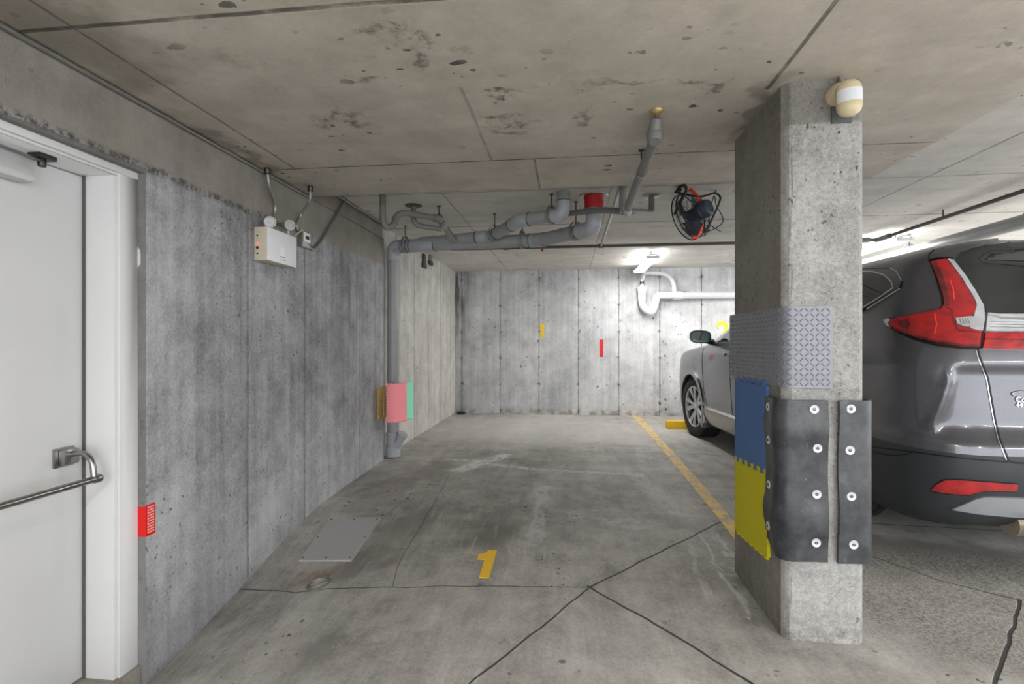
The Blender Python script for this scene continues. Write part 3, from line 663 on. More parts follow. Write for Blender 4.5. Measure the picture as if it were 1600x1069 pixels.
# small trap line
K0 = onT(597, 312, 3.72); K0.z = ZH
k = [K0, onT(598, 345, 3.75), onT(604, 357.5, 3.76), onT(616, 352, 3.80), onT(618, 338, 3.84), onT(630, 332, 3.88), onT(686, 342, 4.10), onT(709, 375, 4.42)]
k[0] = Vector((k[1].x, k[1].y, ZH))
sm = empty('trap_pipe', k[0], label='small grey pipe with U shaped trap near the wall corner, joining the big branch', cat='pipe')
build_in(MB().tube(fillet(k, .07, 7), .024, 18), 'pipe', M_pvcd, sm, smooth=True)
d = (k[7]-k[6]).normalized(); build_in(MB().tube([k[6]+d*.04, k[7]], .0275, 18), 'pale_section', M_galv, sm, smooth=True)
sleeve(k[6]+d*.10, d, .030, .05, sm, M_pvcb)
d = (k[6]-k[5]).normalized(); sleeve(k[6]-d*.02, d, .031, .07, sm, M_pvcd)
q0 = onZ(646, 321, ZH); q = [q0, onT(648, 352, q0.y/ray(646, 321).y), onT(690, 358, 4.15), k[7]]; q[1] = Vector((q0.x, q0.y, onT(648, 352, q0.y/ray(646, 321).y).z))
s2 = empty('drop_pipe', q0, label='small grey drop pipe below a round ceiling flange', cat='pipe')
build_in(MB().tube(fillet(q[:3], .07, 7), .021, 16), 'pipe', M_pvcd, s2, smooth=True)
build_in(MB().lathe([(.022, -.012), (.065, -.008), (.07, -.003), (.07, 0)], Matrix.Translation(q0), 20), 'ceiling_flange', M_iron, s2, smooth=True)
# long thin run with cleanout cap under the drop slab
Xp = .366; za = 1.985
g0 = empty('floor_drain_pipe', (Xp, 2.2, za), label='grey pipe hung below the slab with bulbous end fitting and brass cleanout', cat='pipe')
g1 = onZ(1018, 306, ZH); tq = [Vector((Xp, 2.24, za)), Vector((Xp, 3.26, 1.955)), onT(955, 329, 3.62), onT(888, 333, 3.95), onT(800, 352, 4.5)]
build_in(MB().tube(tq[:2], .0235, 18), 'pipe', M_pvcd, g0, smooth=True)
jn = tq[1]
build_in(MB().tube(fillet([g1, Vector((g1.x, g1.y, 2.10)), jn+Vector((.03, .10, .01)), onT(935, 328, 3.62), onT(870, 336, 4.1), onT(806, 350, 4.35)], .07, 7), .022, 18), 'cross_pipe', M_pvcd, g0, smooth=True)
build_in(MB().lathe([(.022, -.012), (.065, -.008), (.07, -.003), (.07, 0)], Matrix.Translation(g1), 20), 'ceiling_flange', M_galv, g0, smooth=True)
build_in(MB().tube([jn+Vector((-.02, .08, .0)), jn+Vector((-.02, .08, .27))], .022, 16), 'riser', M_pvcd, g0, smooth=True)
build_in(MB().tube([jn+Vector((0, -.03, 0)), jn+Vector((.01, .07, 0))], .028, 16), 'tee', M_pvcb, g0, smooth=True)
build_in(MB().lathe([(.024, -.03), (.034, -.015), (.037, .01), (.033, .03), (.03, .035)], frameM((Xp, 2.215, za+.006), (0, .4, .9)), 20).tube([(Xp, 2.215, za+.03), (Xp+.002, 2.185, za+.075)], [.031, .022], 18), 'end_fitting', M_pvcd, g0, smooth=True)
build_in(MB().tube([(Xp+.002, 2.185, za+.07), (Xp+.003, 2.18, ZL)], [.010, .006], 12), 'stem', M_iron, g0, smooth=True)
build_in(MB().lathe([(.010, -.022), (.028, -.010), (.030, -.004), (.030, 0)], Matrix.Translation((Xp+.003, 2.18, ZL)), 18), 'brass_flange', plain('worn_brass', (178, 158, 110), .4, .6), g0, smooth=True)
# sprinkler mains
sy = 5.5; zs = 2.155
sk = empty('sprinkler_pipe', (-1.0, sy, zs), label='thin dark iron pipe running along under the upper ceiling across the bays', cat='pipe')
build_in(MB().tube(fillet([(-1.32, sy-.02, zs-.005), (3.13, sy, zs), (3.13, 0.2, zs)], .02, 3), .016, 14), 'pipe', M_iron, sk, smooth=True)
for xx in (-.70, .34, 1.9): build_in(MB().tube([(xx-.03, sy, zs), (xx+.03, sy, zs)], .023, 14), 'coupling', M_iron, sk, smooth=True)
build_in(MB().lathe([(.012, -.03), (.016, -.01), (.004, 0)], Matrix.Translation((-.30, sy, zs-.016)), 10), 'sprinkler_head', M_redp, sk)
build_in(MB().tube([(3.13, sy-.20, zs), (3.13, sy+.02, zs)], .026, 14).tube([(2.95, sy, zs), (3.05, sy, zs)], .026, 14), 'elbow', M_pvcd, sk, smooth=True)
for hx, hy in ((-1.32, sy-.02), (2.2, sy), (3.13, 4.6), (3.13, 2.6)): build_in(MB().tube([(hx, hy, zs), (hx, hy, ZH)], .006, 8), 'hanger', M_rod, sk)
sb = empty('sprinkler_branch', (.34, 5.5, zs), label='thin pale steel branch pipe slanting toward the viewer from the iron main', cat='pipe')
build_in(MB().tube([(.34, 3.28, zs), (.34, 5.48, zs)], .0125, 12), 'pipe', M_galv, sb, smooth=True)
build_in(MB().tube([(.34, 3.29, zs), (.34, 3.29, ZH)], .012, 10), 'riser', M_galv, sb, smooth=True)
# right bay big pipe
rp = empty('drain_main', (3.5, 4.5, 2.05), label='large pale grey drain pipe above the car roof in the right bay', cat='pipe')
build_in(MB().tube([(3.56, .5, 2.06), (3.46, 7.6, 2.03)], RA, 26), 'pipe', M_pvc, rp, smooth=True)
# hangers
def hanger(p, r, ztop_, lab, d=(1, 0, 0), clevis=True):
    h = empty('pipe_hanger', Vector((p.x, p.y, ztop_)), label=lab, cat='pipe hanger')
    M_ = frameM(p, d, (0, 0, 1))
    loop = [M_@Vector((math.cos(a)*(r+.004)*(1.35 if math.cos(a) > 0 else 1), math.sin(a)*(r+.004), 0)) for a in [2*PI*i/28 for i in range(28)]]
    ax = Vector(d).normalized()*.011
    mb = MB(); n = len(loop)
    vs = [q+ax for q in loop]+[q-ax for q in loop]+[p+(q-p)*1.05+ax for q in loop]+[p+(q-p)*1.05-ax for q in loop]
    fs = []
    for i in range(n):
        j = (i+1) % n; fs += [(i, j, n+j, n+i), (2*n+i, 3*n+i, 3*n+j, 2*n+j), (i, 2*n+i, 2*n+j, j), (n+i, n+j, 3*n+j, 3*n+i)]
    mb.add(vs, fs); build_in(mb, 'strap', M_galv, h, smooth=True)
    build_in(MB().tube([Vector((p.x, p.y, p.z+r+.004)), Vector((p.x, p.y, ztop_))], .0045, 8), 'rod', M_rod, h)
    build_in(MB().lathe([(.006, -.008), (.016, -.006), (.016, 0)], Matrix.Translation((p.x, p.y, ztop_)), 10), 'anchor', M_rod, h)
    return h
hanger(k[6], .027, ZH, 'ring hanger on a rod holding the small trap pipe', (k[7]-k[6]))
hanger(E0+dA*.135, RA+.006, ZH, 'strap hanger on the big stack just right of its elbow', dA)
hanger(A1-dA*.17, RA+.004, ZH, 'strap hanger on the lower big pipe below the branch bend', dA)
hanger(A2-dB*.20, RA+.004, ZH, 'strap hanger left of the red collared elbow', dB)
e = (B2-B1).normalized(); hanger(B1+e*.065, .054, ZH, 'clevis hanger at the bend of the branch pipe', e)
g = (B3-B2).normalized(); hanger(B3-g*.10, .054, ZH, 'strap hanger beside the short upright riser', g)
hanger(Vector((Xp, 2.62, 1.975)), .024, ZL, 'small hanger on the pipe slanting toward the viewer', (0, 1, 0))
hanger(Vector((3.515, 4.25, 2.046)), RA, ZH, 'clevis hanger on the pale pipe near the right picture edge', (0, 1, 0))
hanger(Vector((3.49, 5.6, 2.04)), RA, ZH, 'clevis hanger on the pale pipe beside the lit tube over the car', (0, 1, 0))
# stubs on far wall
for (px, py0, py1, lab) in ((663, 396, 417, 'rusty steel bracket hanging on the far left wall under the pipes'), (673, 396, 413, 'short grey steel bracket on the far left wall, right of the rusty one')):
    a = onX(px-1.5, py0, WX2+.02); b = onX(px+1.8, py1, WX2+.02)
    br = empty('wall_bracket', (WX2, a.y, b.z), label=lab, cat='bracket')
    build_in(MB().box((WX2, a.y, b.z), (WX2+.03, b.y, a.z)), 'channel', M_iron if px < 668 else M_galv, br, bevel=.003)
    build_in(MB().box((WX2, a.y-.02, b.z-.02), (WX2+.035, b.y+.02, b.z+.03)), 'foot', M_iron, br, bevel=.003)
# back wall white trap assembly
YW = 7.60
def bw(px, py, dy=0): return onY(px, py, YW-dy)
wt = empty('trap_assembly', bw(1010, 475), label='white plastic drain trap and pipes fixed to the back wall', cat='pipe')
build_in(MB().tube(fillet([bw(1003, 455), bw(1003, 480), bw(1018, 490), bw(1024, 476), bw(1026, 462), bw(1040, 462), Vector((6.7, YW, bw(1040, 462).z))], .10, 8), .052, 22), 'trap_pipe', M_pvcw, wt, smooth=True)
build_in(MB().tube([bw(1002.5, 448), bw(1003, 456)], .068, 22).tube([bw(1003, 456), bw(1003, 470)], .060, 22), 'hub', M_pvcw, wt, smooth=True)
build_in(MB().tube([bw(1063, 458.5), bw(1063, 465.5)], .06, 20).tube([bw(1052, 462), bw(1064, 462)], .062, 22), 'tee', M_pvcw, wt, smooth=True)
build_in(MB().tube(fillet([bw(1004, 437), bw(1006, 426), bw(1040, 428), bw(1053, 440), bw(1054, 460)], .09, 7), .030, 18), 'vent_loop', M_pvcw, wt, smooth=True)
build_in(MB().tube([bw(1003, 437), bw(1003, 449)], .024, 16), 'drop_tube', M_pvcw, wt, smooth=True)
build_in(MB().tube([bw(1003, 440), bw(1003, 444)], .029, 16), 'dark_clamp', M_dsteel, wt, smooth=True)
build_in(MB().tube([bw(1006, 426), Vector((bw(1006, 426).x, YW, ZH))], .030, 16), 'ceiling_riser', M_pvcw, wt, smooth=True)
hb = bw(1066, 462); wz = empty('pipe_clamp', (hb.x, YB, hb.z), label='steel pipe clamp with valve lever on white back wall pipe', cat='clamp')
build_in(MB().tube([(hb.x-.012, YW, hb.z), (hb.x+.012, YW, hb.z)], .060, 20), 'clamp_band', M_pvcw, wz, smooth=True)
build_in(MB().tube([(hb.x, YW, hb.z+.05), (hb.x, YW, hb.z+.12)], .012, 10).tube([(hb.x, YW, hb.z+.06), (hb.x+.10, YW, hb.z+.045)], [.016, .005], 10), 'lever', M_galv, wz, smooth=True)
build_in(MB().box((hb.x-.012, YW+.04, hb.z-.02), (hb.x+.012, YB, hb.z+.02)), 'wall_foot', M_galv, wz)

# ------------------------------------------------------------------ wall marks
a = onY(843.5, 506.5, YB); b = onY(851, 527.5, YB); W = b.x-a.x; H = a.z-b.z
mk = MB().prism([(0, 0), (W, 0), (W*.98, H*.13), (W*.8, H*.34), (W*.80, H*.48), (W*.98, H*.66), (W, H), (W*.08, H), (W*.05, H*.64), (W*.25, H*.5), (W*.2, H*.36), (W*.02, H*.16)], (a.x, YB-.001, b.z), (1, 0, 0), (0, 0, 1), .004)
mk.build('stencilled_number', M_wyel, label='narrow yellow stencilled mark on the back wall board joint', cat='wall marking')
a = onY(937, 530.5, YB); b = onY(942.5, 558, YB)
tp = empty('reflective_tape', (a.x, YB, b.z), label='vertical red reflective tape strip between grey tape ends on the back wall', cat='tape')
build_in(MB().box((a.x, YB-.003, b.z), (b.x, YB-.0005, a.z)), 'red_strip', M_redt, tp)
for (p, q_) in (((937.5, 513), (942.5, 530.3)), ((936.8, 558.2), (941.5, 565))):
    u = onY(p[0], p[1], YB); v = onY(q_[0], q_[1], YB); build_in(MB().box((u.x, YB-.002, v.z), (v.x, YB-.0005, u.z)), 'grey_end', M_greyt, tp)
# number 2
a = onY(1120, 502, YB)
two = bpy.data.curves.new('n2', 'FONT'); two.body = '2'; two.size = .40; two.extrude = .001; two.offset = .008
to = bpy.data.objects.new('tmp', two); C.objects.link(to); bpy.context.view_layer.update()
dg = bpy.context.evaluated_depsgraph_get(); me = bpy.data.meshes.new_from_object(to.evaluated_get(dg)); bpy.data.objects.remove(to)
def mesh_thing(me, name, mat, M_, parent=None, **k):
    me.transform(M_); me.materials.clear(); me.materials.append(mat); o = bpy.data.objects.new(name, me); C.objects.link(o)
    if parent: o.parent = parent
    return tag(o, **k)
Mt = Matrix(((1, 0, 0, a.x-.01), (0, 0, 1, YB-.0015), (0, 1, 0, a.z-.285), (0, 0, 0, 1)))
mesh_thing(me, 'stencilled_number', M_wyel, Mt, label='yellow number 2 painted on the back wall behind the car mirror', cat='wall marking')
# small black block in the corner
a = onF(720, 646); MB().box((-1.72, 7.52, 0), (-1.60, 7.62, .035)).build('rubber_block', M_black, bevel=.005, label='small black block on the floor in the back left corner', cat='block')
# wooden pad on wall end
pd = empty('timber_pad', (WX, 4.4, .7), label='pale timber boards on the wall end just behind the pink mat', cat='board')
y0 = onX(588, 640, WX).y; 
for (u0, u1, th) in ((y0-.06, y0-.02, .012), (y0, y0+.11, .022), (y0+.115, y0+.2, .03)):
    build_in(MB().box((WX-.0, max(u0, 0), .40), (WX+th, min(u1, 4.555), .685 if th > .015 else .66)), 'board', M_wood if th > .015 else plain('grey_board', (128, 120, 108), .8), pd, bevel=.002)
# wheel stop
ws = MB(); zf = 0
prof = [(-.075, 0), (.075, 0), (.055, .10), (-.055, .10)]
ws.prism(prof, (1.24, 6.62, 0), (0, 1, 0), (0, 0, 1), 1.75)
ws.build('wheel_stop', M_ypaint, bevel=.01, label='yellow painted parking wheel stop in front of the silver car wheel', cat='wheel stop')

# ------------------------------------------------------------------ column and its padding
CX0, CX1, CY0, CY1 = .808, 1.100, 2.006, 2.59; ch = .022
colb = MB(); prof = [(CX0+ch, CY0), (CX1-ch, CY0), (CX1, CY0+ch), (CX1, CY1-ch), (CX1-ch, CY1), (CX0+ch, CY1), (CX0, CY1-ch), (CX0, CY0+ch)]
ptc = [(x, y) for x, y in prof]
zs_ = [-.1+(ZL+.02+.1)*i/40 for i in range(41)]
vs = [(x, y, z) for z in zs_ for x, y in ptc]; fs = [(i*8+k_, i*8+(k_+1) % 8, (i+1)*8+(k_+1) % 8, (i+1)*8+k_) for i in range(40) for k_ in range(8)]
colb.add(vs, fs+[tuple(range(8))[::-1], tuple(320+k_ for k_ in range(8))])
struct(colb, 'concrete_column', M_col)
# side coordinate runs: s<0 along the left face (distance from corner), s>0 along the front face; rounded at the corner
def wrap(s, rad=.035, off=0.0, right=False):
    """point on column skin offset outward by off at arc coordinate s; returns (pos2d, normal2d)"""
    # corner centre
    if not right:
        cx, cy = CX0+rad, CY0+rad; q = PI/2*(rad+off*0)
        if s < -q/2: return Vector((CX0-off, cy+(-q/2-s))), Vector((-1, 0))
        if s > q/2: return Vector((cx+(s-q/2), CY0-off)), Vector((0, -1))
        a = PI + (s+q/2)/q*PI/2; nn = Vector((math.cos(a), math.sin(a))); return Vector((cx, cy))+nn*(rad+off), nn
    cx, cy = CX1-rad, CY0+rad; q = PI/2*rad
    if s < -q/2: return Vector((cx-(-q/2-s), CY0-off)), Vector((0, -1))
    if s > q/2: return Vector((CX1+off, cy+(s-q/2))), Vector((1, 0))
    a = 1.5*PI+(s+q/2)/q*PI/2; nn = Vector((math.cos(a), math.sin(a))); return Vector((cx, cy))+nn*(rad+off), nn
def sheet(name, s0, s1, z0, z1, th, mat, parent, offf, right=False, rad=.035, ns=40, nz=40, zbot=None, **k):
    mb = MB(); vs = []
    for layer in (th, 0):
        for j in range(nz+1):
            for i in range(ns+1):
                s = s0+(s1-s0)*i/ns; zb = zbot(s) if zbot else z0; z = zb+(z1-zb)*j/nz; p, nn = wrap(s, rad, 0, right)
                p = p+nn*(offf(s, z)+layer); vs.append(Vector((p.x, p.y, z)))
    n = (ns+1)*(nz+1); fs = []
    for j in range(nz):
        for i in range(ns):
            a = j*(ns+1)+i; fs += [(a, a+1, a+ns+2, a+ns+1), (n+a, n+a+ns+1, n+a+ns+2, n+a+1)]
    bd = [i for i in range(ns+1)]+[j*(ns+1)+ns for j in range(1, nz+1)]+[nz*(ns+1)+i for i in range(ns-1, -1, -1)]+[j*(ns+1) for j in range(nz-1, 0, -1)]
    for a, b in zip(bd, bd[1:]+bd[:1]): fs.append((a, n+a, n+b, b))
    mb.add(vs, fs); return build_in(mb, name, mat, parent, smooth=True, **k)
q = PI/2*.035
def s_side(px): # arc coordinate of a pixel column on left face
    y = CX0/(ray(px, 536).x/ray(px, 536).y); return -(y-CY0-.035)-q/2
def s_front(px):
    x = CY0*(ray(px, 536).x/ray(px, 536).y); return (x-CX0-.035)+q/2
# diamond plate
dpl = empty('diamond_plate_mat', (CX0, CY0, .93), label='grey raised tread pattern mat wrapped round the upper part of the column', cat='mat')
s0, s1 = s_side(1144)+.0, s_front(1298); zb, zt = .930, 1.238
dro = lambda s, z: .004+.004*math.sin(s*9)+(.002 if s > 0 else 0)
sheet('mat_sheet', s0, s1, zb, zt, .004, M_tread, dpl, dro, nz=6, ns=60)
lug = MB()
pit = .0187; js = int((zt-zb)/pit); is_ = int((s1-s0)/pit)
for j in range(js):
    for i in range(is_):
        sc = s0+pit*(i+.6); zc = zb+pit*(j+.5)+.004; sg = 1 if (i+j) % 2 else -1
        pts = []
        nn_ = 8; W2 = .0033; L2 = .0102; ring_ = []
        for a in range(nn_):
            an = 2*PI*a/nn_; lx = L2*math.cos(an); ly = W2*math.sin(an)
            ring_.append((lx, ly))
        vs = []
        for (lx, ly), hh in [((x_, y_), .0078) for x_, y_ in ring_]+[((x_*.62, y_*.45), .0112) for x_, y_ in ring_]:
            ds = (lx-ly*sg)*.7071; dz = (lx*sg+ly)*.7071
            s = sc+ds; p, n2 = wrap(s, .035, 0); p = p+n2*(dro(s, zc)+hh-.004); vs.append(Vector((p.x, p.y, zc+dz)))
        lug.add(vs, [(a, (a+1) % nn_, nn_+(a+1) % nn_, nn_+a) for a in range(nn_)]+[tuple(range(nn_, 2*nn_))])
build_in(lug, 'tread_pattern', M_tread, dpl, smooth=True, angle=60)
# foam tiles on the left face with jigsaw teeth
def jig(w, h, top=None, bottom=None, left=True, right=True, t=.012, n=6):
    """polygon in (a,b) with dovetail teeth"""
    def edge(p, q_, m, out):
        p, q_ = Vector(p), Vector(q_); d = (q_-p)/m; nn = Vector((d.y, -d.x)).normalized()*t*out; r = []
        for i in range(m):
            b0 = p+d*i; r += [b0, b0+d*.30, b0+d*.22+nn, b0+d*.78+nn, b0+d*.70]
        return r
    P_ = []
    P_ += edge((0, 0), (w, 0), max(2, round(w/h*n)), 1) if bottom else [Vector((0, 0))]
    P_ += edge((w, 0), (w, h), n, 1) if right else [Vector((w, 0))]
    P_ += edge((w, h), (0, h), max(2, round(w/h*n)), -1) if top == -1 else (edge((w, h), (0, h), max(2, round(w/h*n)), 1) if top else [Vector((w, h))])
    P_ += edge((0, h), (0, 0), n, 1) if left else [Vector((0, h))]
    return [(p.x, p.y) for p in P_]
YL = CX0/(ray(1202, 536).x/ray(1202, 536).y); YR = CX0/(ray(1153, 536).x/ray(1153, 536).y)   # near and far edges
wf = YR-YL
def facepoly(pxs, x): return [(onX(a, b, x).y, onX(a, b, x).z) for a, b in pxs]
XB = CX0-.001
def face_prism(poly_yz, name, mat, th, **k):
    mb = MB().prism([(y, z) for y, z in poly_yz], (XB, 0, 0), (0, 1, 0), (0, 0, 1), th)
    mb.v = [Vector((XB-(v.x-XB) if v.x > XB+1e-6 else v.x, v.y, v.z)) for v in mb.v]
    return mb.build(name, mat, bevel=.0, **k)
def teeth(a, b, m, t, sign, frac=.3):
    a, b = Vector(a), Vector(b); d = (b-a)/m; nn = Vector((-d.y, d.x)).normalized()*t*sign; r = []
    for i in range(m):
        b0 = a+d*i; r += [b0, b0+d*.28, b0+d*.20+nn, b0+d*.80+nn, b0+d*.72]
    return [tuple(p) for p in r]
tl, tr_, br_, bl_ = (1153, 594), (1202, 604), (1200, 733), (1153, 712)
TL, TR, BR, BL = [facepoly([p], XB)[0] for p in (tl, tr_, br_, bl_)]
pb_ = teeth(BL, BR, 5, .022, 1)+[BR]+[TR]+teeth(TR, TL, 5, .022, 1)[0:]+teeth(TL, BL, 7, .008, 1)
face_prism(pb_, 'foam_tile', M_blue, .012, label='blue foam puzzle tile on the column left face', cat='foam tile', group='foam puzzle tiles')
yl = [(1152.5, 836), (1160, 843), (1170, 846), (1180, 858), (1190, 868), (1203, 873), (1204, 870), (1201, 850), (1201, 740)]
TL2, TR2 = BL, BR
def zdown(p): return (p[0], p[1]-.002)
yy = [facepoly([p], XB)[0] for p in ((1153, 828), (1204, 872))]
pY = [zdown(p) for p in teeth(BL, BR, 5, .022, 1)]+[zdown(BR)]+[yy[1]]+teeth(yy[1], yy[0], 7, -.012, 1)+teeth(yy[0], zdown(BL), 7, .008, -1)
face_prism(pY, 'foam_tile', M_yel, .012, label='yellow foam puzzle tile below the blue one on the column left face', cat='foam tile', group='foam puzzle tiles')
# rubber bumpers
rbm = empty('rubber_guard', (CX0, CY0, .277), label='wide black rubber sheet wrapped round the left corner of the column', cat='corner guard')
sa, sb_ = s_side(1201.5), s_front(1291)
scr_z = [.842, .705, .523, .338]
def wav(s, z):
    m = 1.0
    for zc in scr_z:
        for s_c in (sa+.015, sb_-.05): m *= 1-.9*math.exp(-((z-zc)/.045)**2-((s-s_c)/.05)**2)
    cor = math.exp(-(s/.06)**2)
    return .002+.012*m*(.5+.5*math.sin(z*18))+.010*cor
def zbot1(s): return .277+.05*sst(-.02, sa, s) if s < -.02 else .277
sheet('rubber_sheet', sa, sb_, .277, .885, .010, M_rub, rbm, lambda s, z: wav(s, z), rad=.06 if False else .035, zbot=lambda s: .277+.035*sst(.0, sa, s), nz=60)
def washer(s, z, off, parent, right=False):
    p, nn = wrap(s, .035, 0, right); pos = Vector((p.x+nn.x*off, p.y+nn.y*off, z)); M_ = frameM(pos, (nn.x, nn.y, 0), (0, 0, 1))
    o = build_in(MB().lathe([(.0165, 0), (.0165, .002), (.0155, .003), (.008, .0025), (.006, .001), (.0055, .003), (0, .0035)], M_, 26), 'washer', M_washer, parent, smooth=True)
    mb = MB().lathe([(.0052, .0025), (.0052, .0045), (.002, .0045), (.0018, .003), (0, .003)], M_, 14); Mi = L(parent); mb.v = [Mi@v for v in mb.v]; mb.build('screw', M_dsteel, o)
for (px, py) in ((1206, 638), (1207, 691), (1207, 762), (1208, 828)):
    s = s_side(px)+.008; z = onX(px, py, CX0-.02).z; washer(s, z, wav(s, z)+.0115, rbm)
for (px, py) in ((1269, 640), (1274, 701), (1273, 773), (1272, 849)):
    s = s_front(px); z = onY(px, py, CY0-.02).z; washer(s, z, wav(s, z)+.0115, rbm)
rb2 = empty('rubber_guard', (CX1, CY0, .277), label='narrow black rubber sheet on the right corner of the column front', cat='corner guard')
xr = CY0*(ray(1306, 536).x/ray(1306, 536).y); s_r0 = -(CX1-.035-xr)-q/2
def wav2(s, z):
    return .003+.016*math.exp(-((s-s_r0)/.035)**2)*(.65+.35*math.sin(z*17))+.022*sst(-.03, .03, s)
sheet('rubber_sheet', s_r0, .16, .277, .885, .010, M_rub, rb2, wav2, right=True, nz=50)
def s_fr(px): x = CY0*(ray(px, 536).x/ray(px, 536).y); return -(CX1-.035-x)-q/2
for (px, py) in ((1325, 639), (1324, 704), (1326, 776), (1330, 852)):
    s = s_fr(px); z = onY(px, py, CY0-.02).z; washer(s, z, wav2(s, z)+.0115, rb2, True)
# motion sensor
ms = empty('motion_sensor', (1.0, CY0, 1.95), label='cream motion sensor mounted at top right of the column', cat='sensor')
pc = onT(1311, 148, 1.865); bc = onT(1326.5, 153.5, 1.80)
build_in(MB().lathe([(.042, 0), (.042, .02), (.034, .042), (.016, .050), (0, .051)], frameM((pc.x, CY0, pc.z), (0, -1, 0)), 28), 'base', M_cream, ms, smooth=True)
hh = .068; rr = .0405
prof = []
for i in range(13):
    a = PI/2*i/12; prof.append((rr*math.sin(a), -hh+.038-.038*math.cos(a)))
prof += [(rr, 0)]
for i in range(13):
    a = PI/2*(1-i/12); prof.append((rr*math.sin(a), hh-.038+.038*math.cos(a)))
dirb = (Vector((-.25, -.95, 0))).normalized(); Mb = frameM(bc, (0, .06, 1), dirb)
build_in(MB().lathe(prof, Mb@Matrix.Diagonal((.82, 1, 1, 1)), 32), 'head', M_cream, ms, smooth=True)
lz = MB(); vs = []; nL = 16
for z in (-.022, .024):
    for r_ in (rr+.0015, rr-.004):
        for i in range(nL+1):
            a = R(-72)+R(144)*i/nL; vs.append(Mb@Vector((.82*r_*math.cos(a), r_*math.sin(a), z)))
m = nL+1
for i in range(nL): lz.f += [(i, i+1, 2*m+i+1, 2*m+i), (i, m+i, m+i+1, i+1), (2*m+i, 2*m+i+1, 3*m+i+1, 3*m+i)]
lz.f += [(0, 2*m, 3*m, m), (nL, m+nL, 3*m+nL, 2*m+nL)]; lz.v = vs
build_in(lz, 'lens', M_lens, ms, smooth=True)
build_in(MB().box((pc.x+.0, pc.y-.03, pc.z-.012), (bc.x, bc.y, pc.z+.012)), 'bracket', M_cream, ms)
MB().box((pc.x-.022, CY0-.006, 1.925), (pc.x+.05, CY0+.001, 1.99)).build('backing_plate', plain('dark_grey_plate', (88, 88, 92), .6), bevel=.002, label='dark grey backing plate below the motion sensor base on the column', cat='plate')
MB().lathe([(.006, -.02), (.01, -.016), (.01, 0)], Matrix.Translation((pc.x+.002, CY0-.02, ZL)), 12).build('ceiling_screw', M_galv, label='small metal stud in the ceiling above the motion sensor', cat='screw')

# ------------------------------------------------------------------ foam mats on the stack
pth = [onT(604, 600, 4.56), onT(612, 600, 4.54), onT(630, 600, 4.62), onT(645, 600, 4.84)]
pth = [Vector((p.x, p.y, 0)) for p in pth]
def along(pts, f):
    Ls = [(b-a).length for a, b in zip(pts, pts[1:])]; T = sum(Ls); d = f*T
    for a, b, l in zip(pts, pts[1:], Ls):
        if d <= l or b is pts[-1]:
            dr_ = (b-a).normalized(); return a+dr_*d, Vector((dr_.y, -dr_.x, 0))
        d -= l
sm_p = fillet(pth, .06, 6)
def matpiece(name, f0, f1, mat, lab, teeth_left, ztopf, zbotf):
    T = sum((b-a).length for a, b in zip(sm_p, sm_p[1:])); w_ = (f1-f0)*T; z0, z1 = zbotf, ztopf; h_ = z1-z0
    n_t = max(3, round(w_/.026))
    poly = teeth((0, h_), (0, 0), 13, .010, 1)+teeth((0, 0), (w_, 0), n_t, .010, 1)+[(w_, 0), (w_, h_)]+teeth((w_, h_), (0, h_), n_t, .010, 1) if teeth_left else teeth((0, 0), (w_, 0), n_t, .010, 1)+[(w_, 0), (w_, h_)]+teeth((w_, h_), (0, h_), n_t, .010, 1)+[(0, h_)]
    def rf(x, y): return Vector((x, y, 0)), None
    def hf(o, d):
        p, nn = along(sm_p, min(max(f0+o.x/T, 0), 1)) if 0 <= f0+o.x/T <= 1 else (along(sm_p, 0)[0]+(along(sm_p, .01)[0]-along(sm_p, 0)[0]).normalized()*(f0*T+o.x), along(sm_p, 0)[1]) if f0+o.x/T < 0 else along(sm_p, 1)
        return Vector((p.x, p.y, z0+o.y)), nn
    return patch(name, poly, rf, hf, .005, mat, res=.02, depth=.005, label=lab, cat='foam tile')
za_, zb_ = onT(612, 599, 4.56).z, onT(612, 661, 4.56).z
matpiece('foam_tile', 0, .60, M_pink, 'pink foam puzzle tile wrapped round the drain stack', True, za_, zb_)
matpiece('foam_tile', .605, 1, M_green, 'green foam puzzle tile next to the pink one on the drain stack', False, za_, zb_)
MB().tube([onT(604, 630, 4.62)+Vector((0, 0, 0)), px0+Vector((-.0, -.03, onT(604, 630, 4.62).z))], .004, 6) 

# ------------------------------------------------------------------ fan
fc = onT(1081, 336, 3.62); ax = Vector((.62, -.66, .18)).normalized()   # motor side points to the viewer
fn = empty('utility_fan', onZ(1068, 294, ZH), label='black wire cage fan with orange clips hanging from the ceiling', cat='fan')
Mf = frameM(fc, ax, (0, 0, 1)); RF = .172
def fc_ring(r, z, th=.003, seg=48): return MB().tube([Mf@Vector((r*math.cos(2*PI*i/seg), r*math.sin(2*PI*i/seg), z)) for i in range(seg)], th, 6, closed=True)
cg = fc_ring(RF, .03, .004); cg.v += []; 
for r_, z_ in ((RF, -.045), (RF*.98, -.01)):
    t_ = fc_ring(r_, z_, .0045); cg.add(t_.v, t_.f)
build_in(cg, 'cage_rim', M_black, fn, smooth=True)
cw = MB(); 
for i in range(56):
    a = 2*PI*i/56
    cw.tube([Mf@Vector((.05*math.cos(a), .05*math.sin(a), .065)), Mf@Vector((.12*math.cos(a+.1), .12*math.sin(a+.1), .06)), Mf@Vector((RF*math.cos(a+.15), RF*math.sin(a+.15), .03))], .0011, 4)
    cw.tube([Mf@Vector((RF*math.cos(a), RF*math.sin(a), -.045)), Mf@Vector((.03*math.cos(a), .03*math.sin(a), -.075))], .0011, 4)
    if i % 2: cw.tube([Mf@Vector((RF*math.cos(a), RF*math.sin(a), -.045)), Mf@Vector((RF*math.cos(a), RF*math.sin(a), .03))], .0012, 4)
